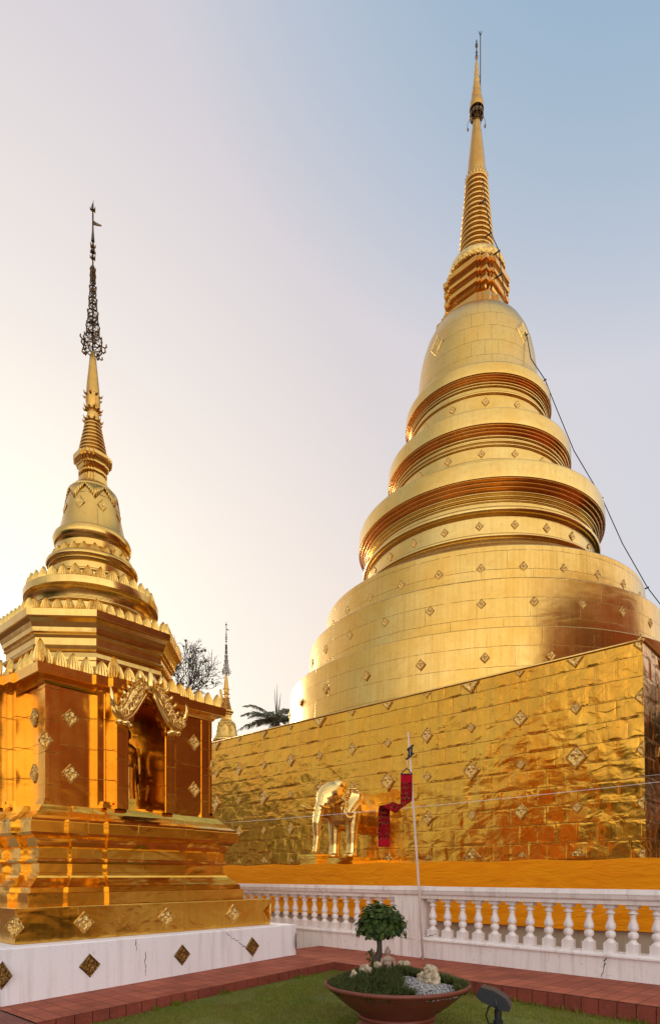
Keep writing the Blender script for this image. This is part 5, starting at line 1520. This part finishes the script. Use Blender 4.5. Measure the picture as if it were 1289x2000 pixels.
# ------------------------------------------------------------------ planter bowl with bonsai
PC = Vector((0.69, 6.30, -0.225))
bowl = empty('planter_bowl', PC, 0, 'wide brown glazed bowl planter standing on the lawn', 'planter'); bowl.scale = (0.97, 0.97, 1)
mb = MB()
mb.lathe(edges((0.0, 0.0), (0.40, 0.0)) + [arc(0.40, 0.045, 0.045, -90, 80, 6)] + [[(0.405, 0.09), (0.385, 0.12), (0.385, 0.16)]] + [arc(0.395, 0.185, 0.022, -90, 90, 5)] +
         [[(0.40, 0.21), (0.47, 0.255), (0.56, 0.32), (0.645, 0.39), (0.705, 0.45), (0.735, 0.485)]] + edges((0.735, 0.485), (0.755, 0.488)) + [arc(0.752, 0.508, 0.022, -90, 170, 8)] + [[(0.728, 0.515), (0.70, 0.47), (0.62, 0.42)]], 96)
mb.build('bowl', M['terracotta'], bowl)
mb = MB()
def mound(x, y):
    r = math.hypot(x, y); return 0.455 + 0.11 * (1 - (r / 0.7) ** 2) + 0.05 * math.exp(-((x + 0.15) ** 2 + (y - 0.25) ** 2) / 0.08) + 0.02 * noise.noise(Vector((x * 5, y * 5, 0)))
g = []
for j in range(17):
    for i in range(48):
        r = 0.71 * j / 16; a = 2 * PI * i / 48; x, y = r * math.cos(a), r * math.sin(a); mb.v.append((x, y, mound(x, y)))
for j in range(16):
    for i in range(48):
        mb.face((j * 48 + i, j * 48 + (i + 1) % 48, (j + 1) * 48 + (i + 1) % 48, (j + 1) * 48 + i), None, True)
mb.build('soil', simple('dark_soil', (0.05, 0.035, 0.02), 0.95, 0, 0.4, 25, 0.5), bowl)
def on_bowl(px, Y): 
    x = (px - 644.5) / 1190 * Y - PC.x; y = Y - PC.y; return Vector((x + PC.x, Y, PC.z + mound(x, y)))
def gravel_here(x, y):   # tongue of gravel right of the middle, reaching the front rim
    return (0.02 < x < 0.55 and -0.66 < y < -0.05 + 0.1 * noise.noise(Vector((x * 4, 0, 0))) and x > -y * 0.55 - 0.22 and y < 0.05 - 0.5 * abs(x - 0.22)) or (0.1 < x < 0.5 and y < -0.25 and math.hypot(x, y) < 0.68)
# mondo grass in tufts
tuft_roots = []
V_, F_ = [], []
rng2 = random.Random(5)
cnt = 0
while cnt < 900:
    r = 0.71 * math.sqrt(rng2.random()); a = rng2.uniform(0, 2 * PI); x, y = r * math.cos(a), r * math.sin(a)
    if gravel_here(x, y): continue
    cnt += 1; z = mound(x, y)
    for k in range(22):
        t = rng2.uniform(0, 2 * PI); L_ = rng2.uniform(0.07, 0.15); sp_ = rng2.uniform(0.3, 1.1); wd_ = 0.0022
        d = Vector((math.cos(t), math.sin(t), 0)); sd_ = Vector((-d.y, d.x, 0)) * wd_
        p0 = Vector((x, y, z - 0.005)); p1 = p0 + d * L_ * 0.35 * sp_ + Vector((0, 0, L_ * 0.62)); p2 = p0 + d * L_ * 0.85 * sp_ + Vector((0, 0, L_ * (0.85 - 0.35 * sp_)))
        n = len(V_); V_ += [tuple(p0 - sd_), tuple(p0 + sd_), tuple(p1 + sd_), tuple(p1 - sd_), tuple(p2)]
        F_ += [(n, n + 1, n + 2, n + 3), (n + 3, n + 2, n + 4)]
me = bpy.data.meshes.new('mondo_grass'); me.from_pydata(V_, [], F_); me.materials.append(M['mondo']); me.update()
o = bpy.data.objects.new('mondo_grass', me); C.objects.link(o); o.location = PC
tag(o, 'dark green tufted dwarf grass filling the bowl planter', 'plant', kind='stuff')
mb = MB(); peb = MB(); peb.ball((0, 0, 0), 1, 6, 4); cnt = 0
while cnt < 2600:
    x, y = rng2.uniform(-0.1, 0.62), rng2.uniform(-0.7, 0.1)
    if math.hypot(x, y) > 0.70 or not gravel_here(x, y): continue
    cnt += 1; s = rng2.uniform(0.004, 0.009)
    mb.add(peb, Matrix.Translation((x, y, mound(x, y) + 0.003)) @ Matrix.Rotation(rng2.uniform(0, 3), 4, 'Z') @ Matrix.Diagonal((s * 1.3, s, s * 0.7, 1)))
o = mb.build('gravel', M['gravel']); o.location = PC; tag(o, 'pale grey gravel patch at the front right of the planter', 'gravel', kind='stuff')
# bonsai
tp = on_bowl(735, 6.62)
BT = empty('bonsai_tree', tp, 0, 'small bonsai tree with a rounded green crown growing in the bowl planter', 'tree')
mb = MB()
mb.tube([(0.02, 0, -0.03), (0.01, 0, 0.05), (-0.005, 0, 0.12), (0.03, 0.0, 0.20), (0.035, 0, 0.28), (0.03, 0.01, 0.36), (0.045, 0, 0.46)], [0.066, 0.058, 0.055, 0.036, 0.028, 0.032, 0.018], 10)
mb.tube([(-0.01, 0, 0.10), (-0.04, -0.02, 0.17), (-0.055, -0.02, 0.26)], [0.03, 0.018, 0.008], 8)
for k in range(7):
    a = k * 0.95; mb.tube([(0.03, 0, 0.34), (0.03 + 0.09 * math.cos(a), 0.09 * math.sin(a), 0.40), (0.03 + 0.19 * math.cos(a), 0.19 * math.sin(a), 0.43)], [0.014, 0.009, 0.004], 6)
mb.build('trunk', M['bark'], BT)
mb = MB()
def leaf(mb, p, nrm, L_, roll):
    nrm = nrm.normalized(); t = nrm.orthogonal().normalized(); t = (Matrix.Rotation(roll, 3, nrm) @ t); s = nrm.cross(t)
    prof = [(0, 0), (0.18, 0.30), (0.42, 0.42), (0.70, 0.27), (1.0, 0.0)]
    n = len(mb.v)
    for a, b in prof: mb.v.append(tuple(p + t * L_ * a - nrm * 0.16 * L_ * a * a))
    for a, b in prof[1:4]: mb.v.append(tuple(p + t * L_ * a + s * L_ * b + nrm * 0.10 * L_ * b - nrm * 0.16 * L_ * a * a)); mb.v.append(tuple(p + t * L_ * a - s * L_ * b + nrm * 0.10 * L_ * b - nrm * 0.16 * L_ * a * a))
    m_ = [n, n + 1, n + 2, n + 3, n + 4]; rgt = [n + 5, n + 7, n + 9]; lft = [n + 6, n + 8, n + 10]
    for sd_, f in ((rgt, 0), (lft, 1)):
        for q in ((m_[0], m_[1], sd_[0]), (m_[1], m_[2], sd_[1], sd_[0]), (m_[2], m_[3], sd_[2], sd_[1]), (m_[3], m_[4], sd_[2])):
            mb.face(q if f else tuple(reversed(q)), None, False)
cc = Vector((0.055, 0, 0.50))
rl = random.Random(11); made = 0
while made < 2300:
    d = Vector((rl.gauss(0, 1), rl.gauss(0, 1), rl.gauss(0, 1))).normalized()
    rr = rl.uniform(0.45, 1.0) ** 0.6
    lump = 1 + 0.22 * noise.noise(d * 2.6 + Vector((3, 1, 0)))
    p = cc + Vector((d.x * 0.255, d.y * 0.25, d.z * 0.25 if d.z > 0 else d.z * 0.13)) * rr * lump
    if d.z < -0.55 and rl.random() < 0.6: continue
    nn = (d + Vector((0, 0, 0.5)) + Vector((rl.gauss(0, 0.35), rl.gauss(0, 0.35), rl.gauss(0, 0.35))))
    leaf(mb, p, nn, rl.uniform(0.032, 0.066), rl.uniform(0, 2 * PI)); made += 1
for k in range(50):      # drooping fringe and the little shoot on the trunk
    a = rl.uniform(0, 2 * PI); p = cc + Vector((0.27 * math.cos(a), 0.26 * math.sin(a), -0.04 - rl.uniform(0, 0.06)))
    leaf(mb, p, Vector((math.cos(a), math.sin(a), 0.2)), rl.uniform(0.04, 0.065), rl.uniform(0, 2 * PI))
for k in range(26):
    p = Vector((-0.055 + rl.gauss(0, 0.025), -0.02 + rl.gauss(0, 0.02), 0.18 + rl.gauss(0, 0.05))); leaf(mb, p, Vector((rl.gauss(0, 1), -1, 0.5)), rl.uniform(0.025, 0.04), rl.uniform(0, 6))
mb.build('crown', M['leaf'], BT)
# seated figure in the planter
mb = MB(); figure_seated(mb)
fg = remeshed(mb, 'buddha_figurine', M['stonefig'], 0.013, 2)
fp = on_bowl(757, 6.50); fg.location = (fp.x, fp.y, fp.z - 0.005); fg.rotation_euler = (0, 0, R(14)); fg.scale = (0.36, 0.36, 0.36)
tag(fg, 'small weathered seated stone figurine beside the bonsai trunk', 'figurine')
def rock(name, px, Y, size, seed, label, lift=0.0, ang=0.0, spikes=None):
    mb = MB(); rs = random.Random(seed); sx, sy, sz = size
    for k in range(spikes or 6):
        mb.ball((rs.uniform(-0.55, 0.55) * sx, rs.uniform(-0.4, 0.4) * sy, rs.uniform(0.0, 0.55) * sz), (rs.uniform(0.35, 0.6) * sx, rs.uniform(0.4, 0.7) * sy, rs.uniform(0.4, 0.7) * sz), 10, 7)
    def bf(co):
        f = noise.noise(co * 14 + Vector((seed, 0, 0))) * 0.028 + noise.noise(co * 34 + Vector((seed, 3, 0))) * 0.020 + noise.noise(co * 70) * 0.007
        return co + co.normalized() * f * (sx / 0.14)
    o = remeshed(mb, name, M['rock'], max(0.006, sx * 0.05), 0, None, bf)
    p = on_bowl(px, Y); o.location = (p.x, p.y, p.z + lift); o.rotation_euler = (0, 0, ang)
    return tag(o, label, 'rock', 'rocks in the planter')
rock('ornamental_rock', 838, 6.18, (0.125, 0.09, 0.16), 3, 'large pale pitted rock at the right of the gravel in the bowl', 0.02, 0.3, 8)
rock('ornamental_rock', 786, 6.72, (0.10, 0.08, 0.12), 8, 'brownish rock right behind the seated figurine in the bowl', 0.04, 1.0)
rock('ornamental_rock', 694, 6.28, (0.055, 0.05, 0.10), 12, 'upright pale rock, leftmost of the row left of the figurine', 0.03)
rock('ornamental_rock', 715, 6.36, (0.07, 0.055, 0.08), 17, 'low pale rock in the middle of the row left of the figurine', 0.04)
rock('ornamental_rock', 737, 6.42, (0.045, 0.045, 0.07), 21, 'smallest pale rock, nearest the figurine on its left', 0.05)

# ------------------------------------------------------------------ floodlight on the lawn
fl = Vector((1.635, 6.05, lawn_z(1.635, 6.05)))
FLo = empty('floodlight', fl, R(-22), 'black garden floodlight on a short stake in the lawn right of the planter', 'floodlight')
mb = MB()
rot = Matrix.Rotation(R(22), 3, 'Y')
hz = 0.42
def hbox(pts0, pts1):
    r0 = [tuple(rot @ Vector(p) + Vector((0, 0, hz))) for p in pts0]; r1 = [tuple(rot @ Vector(p) + Vector((0, 0, hz))) for p in pts1]
    mb.loft([r0, r1], True, True)
oct_ = [(-0.17, -0.045), (-0.16, 0.055), (-0.03, 0.075), (0.10, 0.055), (0.175, -0.005), (0.175, -0.05), (0.10, -0.075), (-0.10, -0.075)]
hbox([(x, -0.10, z) for x, z in oct_], [(x, 0.10, z) for x, z in oct_])
hs = mb.build('housing', M['black'], FLo); bv = hs.modifiers.new("bev", 'BEVEL'); bv.width = 0.012; bv.segments = 3
mb = MB()
for s in (-1, 1): mb.tube([(0.02, s * 0.112, hz), (0.03, s * 0.112, hz - 0.09), (0.03, s * 0.05, hz - 0.115)], 0.012, 6)
mb.tube([(0.03, -0.06, hz - 0.115), (0.03, 0.06, hz - 0.115)], 0.014, 6)
mb.build('bracket', M['black'], FLo)
mb = MB(); mb.lathe([[(0.018, -0.03), (0.020, 0.12)]] + edges((0.045, 0.12), (0.05, 0.20), (0.035, 0.215), (0.035, hz - 0.115), (0.0, hz - 0.11)), 14, (0.03, 0, 0)); mb.build('stake', M['black'], FLo)
mb = MB(); mb.tube([(-0.02, 0, hz - 0.07), (-0.06, -0.02, hz - 0.10), (-0.085, -0.02, hz - 0.18), (-0.06, -0.01, hz - 0.26), (0.02, 0, hz - 0.27)], 0.009, 6); mb.build('cable', M['blackrub'], FLo)

# ------------------------------------------------------------------ trees
def bare_tree(loc, label):
    T = empty('bare_tree', loc, 0, label, 'tree'); mb = MB(); lv = MB(); rs = random.Random(21)
    mb.tube([(0, 0, 0), (0.1, 0, 5), (0, 0, 11.0)], [0.30, 0.24, 0.15], 8)
    def grow(p, d, L_, r, lev):
        pts = [p]; q = p; dd = d
        for k in range(4):
            dd = (dd + Vector((rs.gauss(0, 0.13), rs.gauss(0, 0.13), rs.gauss(0.04, 0.10)))).normalized(); q = q + dd * L_ / 4; pts.append(q)
        mb.tube(pts, [max(0.012, r * (1 - 0.14 * i)) for i in range(5)], 6 if lev < 2 else 4)
        if lev >= 5: 
            return
        for k in range(rs.choice((2, 2, 3)) + (1 if lev == 0 else 0)):
            nd = (dd + Vector((rs.gauss(0, 0.6), rs.gauss(0, 0.6), rs.gauss(0.1, 0.40)))).normalized()
            grow(pts[rs.choice((2, 3, 4, 4))], nd, L_ * rs.uniform(0.62, 0.85), r * 0.60, lev + 1)
        if lev >= 2 and rs.random() < 0.06:
            for k in range(5): leaf(lv, pts[rs.choice((2, 3, 4))] + Vector((rs.gauss(0, 0.12), rs.gauss(0, 0.12), rs.gauss(0, 0.12))), Vector((rs.gauss(0, 1), rs.gauss(0, 1), rs.gauss(0, 1))), rs.uniform(0.14, 0.24), rs.uniform(0, 6))
    for d in ((0.75, 0, 0.75), (0.35, 0.3, 0.95), (0.95, -0.1, 0.40), (-0.5, 0.1, 0.85), (0.1, -0.3, 1.0)):
        grow(Vector((0, 0, 11.0)) + Vector((0, 0, rs.uniform(0, 1.2))), Vector(d).normalized(), 1.5, 0.075, 0)
    mb.build('trunk', M['twig'], T); lv.build('crown', M['treeleaf'], T)
    return T
bare_tree((-9.55, 38.0, 0.3), 'thin bare-branched tree against the sky behind the left chedi')
def palm(loc, label):
    T = empty('palm_tree', loc, 0, label, 'tree'); mb = MB(); rs = random.Random(4); H_ = 11.3
    mb.tube([(0, 0, 0), (0.05, 0, H_ * 0.5), (0, 0, H_)], [0.20, 0.15, 0.13], 10)
    mb.tube([(0, 0, H_), (0, 0, H_ + 0.9)], [0.16, 0.08], 10)
    mb.build('trunk', M['twig'], T)
    fr = MB()
    def frond(az, el, L_, droop):
        pts = []; 
        for k in range(15):
            t = k / 14; e = el - droop * t ** 1.3
            if k == 0: p = Vector((0, 0, H_ + 0.75))
            else: p = pts[-1] + Vector((math.cos(az) * math.cos(e), math.sin(az) * math.cos(e), math.sin(e))) * L_ / 14
            pts.append(p)
        fr.tube(pts, [0.035 * (1 - 0.9 * k / 14) + 0.003 for k in range(15)], 5)
        side = Vector((-math.sin(az), math.cos(az), 0))
        for k in range(70):
            t = 0.12 + 0.88 * k / 70; i = min(int(t * 14), 13); p = pts[i] + (pts[i + 1] - pts[i]) * (t * 14 - i); dr = (pts[i + 1] - pts[i]).normalized()
            ll = 0.62 * math.sin(PI * (0.15 + 0.80 * t)) * rs.uniform(0.85, 1.1)
            for s in (-1, 1):
                tip = p + side * s * ll * 0.75 + dr * ll * 0.45 + Vector((0, 0, rs.uniform(-0.55, 0.05) * ll))
                n = len(fr.v); w2 = dr * 0.022
                fr.v += [tuple(p - w2), tuple(p + w2), tuple((p + tip) / 2 + w2 * 1.2 + Vector((0, 0, 0.03))), tuple(tip), tuple((p + tip) / 2 - w2 * 1.2 + Vector((0, 0, 0.03)))]
                fr.face((n, n + 1, n + 2, n + 3, n + 4))
    for az, el, L_, dr in ((2.75, 1.0, 3.2, 1.1), (3.3, 0.20, 2.8, 0.9), (2.9, 0.8, 2.9, 1.2), (2.3, 0.75, 2.4, 1.4), (3.6, 0.75, 2.3, 1.5), (0.3, 0.85, 2.3, 1.2), (-0.2, 0.35, 2.3, 1.2), (1.2, 0.9, 2.3, 1.3), (4.4, 0.75, 2.2, 1.5), (5.2, 0.8, 2.3, 1.3), (5.9, 0.5, 2.2, 1.2), (3.0, 0.55, 2.3, 1.5), (1.8, 0.4, 2.2, 1.3)):
        frond(az, el, L_, dr)
    fr.build('crown', M['palm'], T)
    sp_ = MB()
    for dx, dy, h_ in ((0.0, 0, 2.6), (-0.12, 0.05, 2.35), (0.16, 0, 2.0)):
        sp_.tube([(0, 0, H_ + 0.8), (dx * 0.7, dy, H_ + 1.6), (dx * 1.5, dy * 1.5, H_ + 0.8 + h_)], [0.06, 0.05, 0.008], 6)
    sp_.build('spear_leaf', M['palm'], T)
    return T
palm((-3.55, 41.0, -0.42), 'palm tree with feathery grey-green fronds above the gilt wall')

# trees and a hall round the court (they stand behind the viewer and to the sides; the gilding mirrors them)
def broad_tree(loc, scale, label, proto=None):
    if proto is not None:
        T = copy_tree(proto); T.location = loc; T.scale = (scale,) * 3; T.rotation_euler = (0, 0, random.uniform(0, 6)); T['label'] = label; return T
    T = empty('broadleaf_tree', loc, 0, label, 'tree', 'trees round the court'); T.scale = (scale,) * 3
    mb = MB(); mb.tube([(0, 0, 0), (0.1, 0, 2), (0, 0.1, 4)], [0.35, 0.28, 0.2], 8)
    for k in range(6):
        a = k * 1.05; mb.tube([(0, 0, 3.2), (1.2 * math.cos(a), 1.2 * math.sin(a), 5), (2.4 * math.cos(a), 2.4 * math.sin(a), 6.4)], [0.16, 0.1, 0.04], 6)
    mb.build('trunk', M['bark'], T)
    cr = MB(); rs = random.Random(2)
    for c in [(rs.gauss(0, 1.6), rs.gauss(0, 1.6), rs.uniform(0.9, 8.6)) for _ in range(40)]:
        for k in range(70):
            d = Vector((rs.gauss(0, 1), rs.gauss(0, 1), rs.gauss(0, 1))).normalized() * rs.uniform(0.5, 1.25)
            leaf(cr, Vector(c) + d, d + Vector((0, 0, 0.5)), rs.uniform(0.30, 0.5), rs.uniform(0, 6))
    cr.build('crown', M['treeleaf'], T)
    return T
pos = [(-22, -10), (-23.5, -5), (-22.5, 0), (-20, -15), (-27, -7), (-28, 2), (-26, 20), (-27, 26), (27, 30), (31, 26), (25, 35), (35, 19), (30, 38), (22, 34)]
proto = None
for i, (x, y) in enumerate(pos):
    sc_ = [1.15, 1.0, 1.2, 0.95, 1.1][i % 5] * (1.55 if x > 20 else 0.95 if y > 15 else 1.0)
    t = broad_tree((x, y, -0.42), sc_, 'broad green tree standing round the court, out of the picture', proto)
    if proto is None: proto = t
# the hall runs along the right-hand side of the court
HL = empty('temple_hall', (21.5, 10.5, -0.42), math.atan2(19, 13), 'long temple hall with pale walls and a tall steep red-brown tiled roof', 'hall')
mb = MB(); mb.box((-13.5, -5, 0), (11.5, 5.4, 5.0)); mb.build('wall', M['ochre'], HL)
mb = MB(); mb.box((11.5, -5, 0), (11.56, 5.4, 5.0)); mb.build('added_gable_panel', M['wood'], HL)  # unseen dark panel added to dim what the base's right face mirrors
mb = MB()
pr = [(-6.0, 4.3), (-6.0, 4.6), (-3.4, 8.2), (-3.3, 9.6), (0, 20.0), (3.3, 9.6), (3.4, 8.2), (6.0, 4.6), (6.0, 4.3)]
mb.loft([[(-14.5, y, z) for y, z in pr], [(12.5, y, z) for y, z in pr]], True, True)
mb.build('roof', M['roof'], HL)
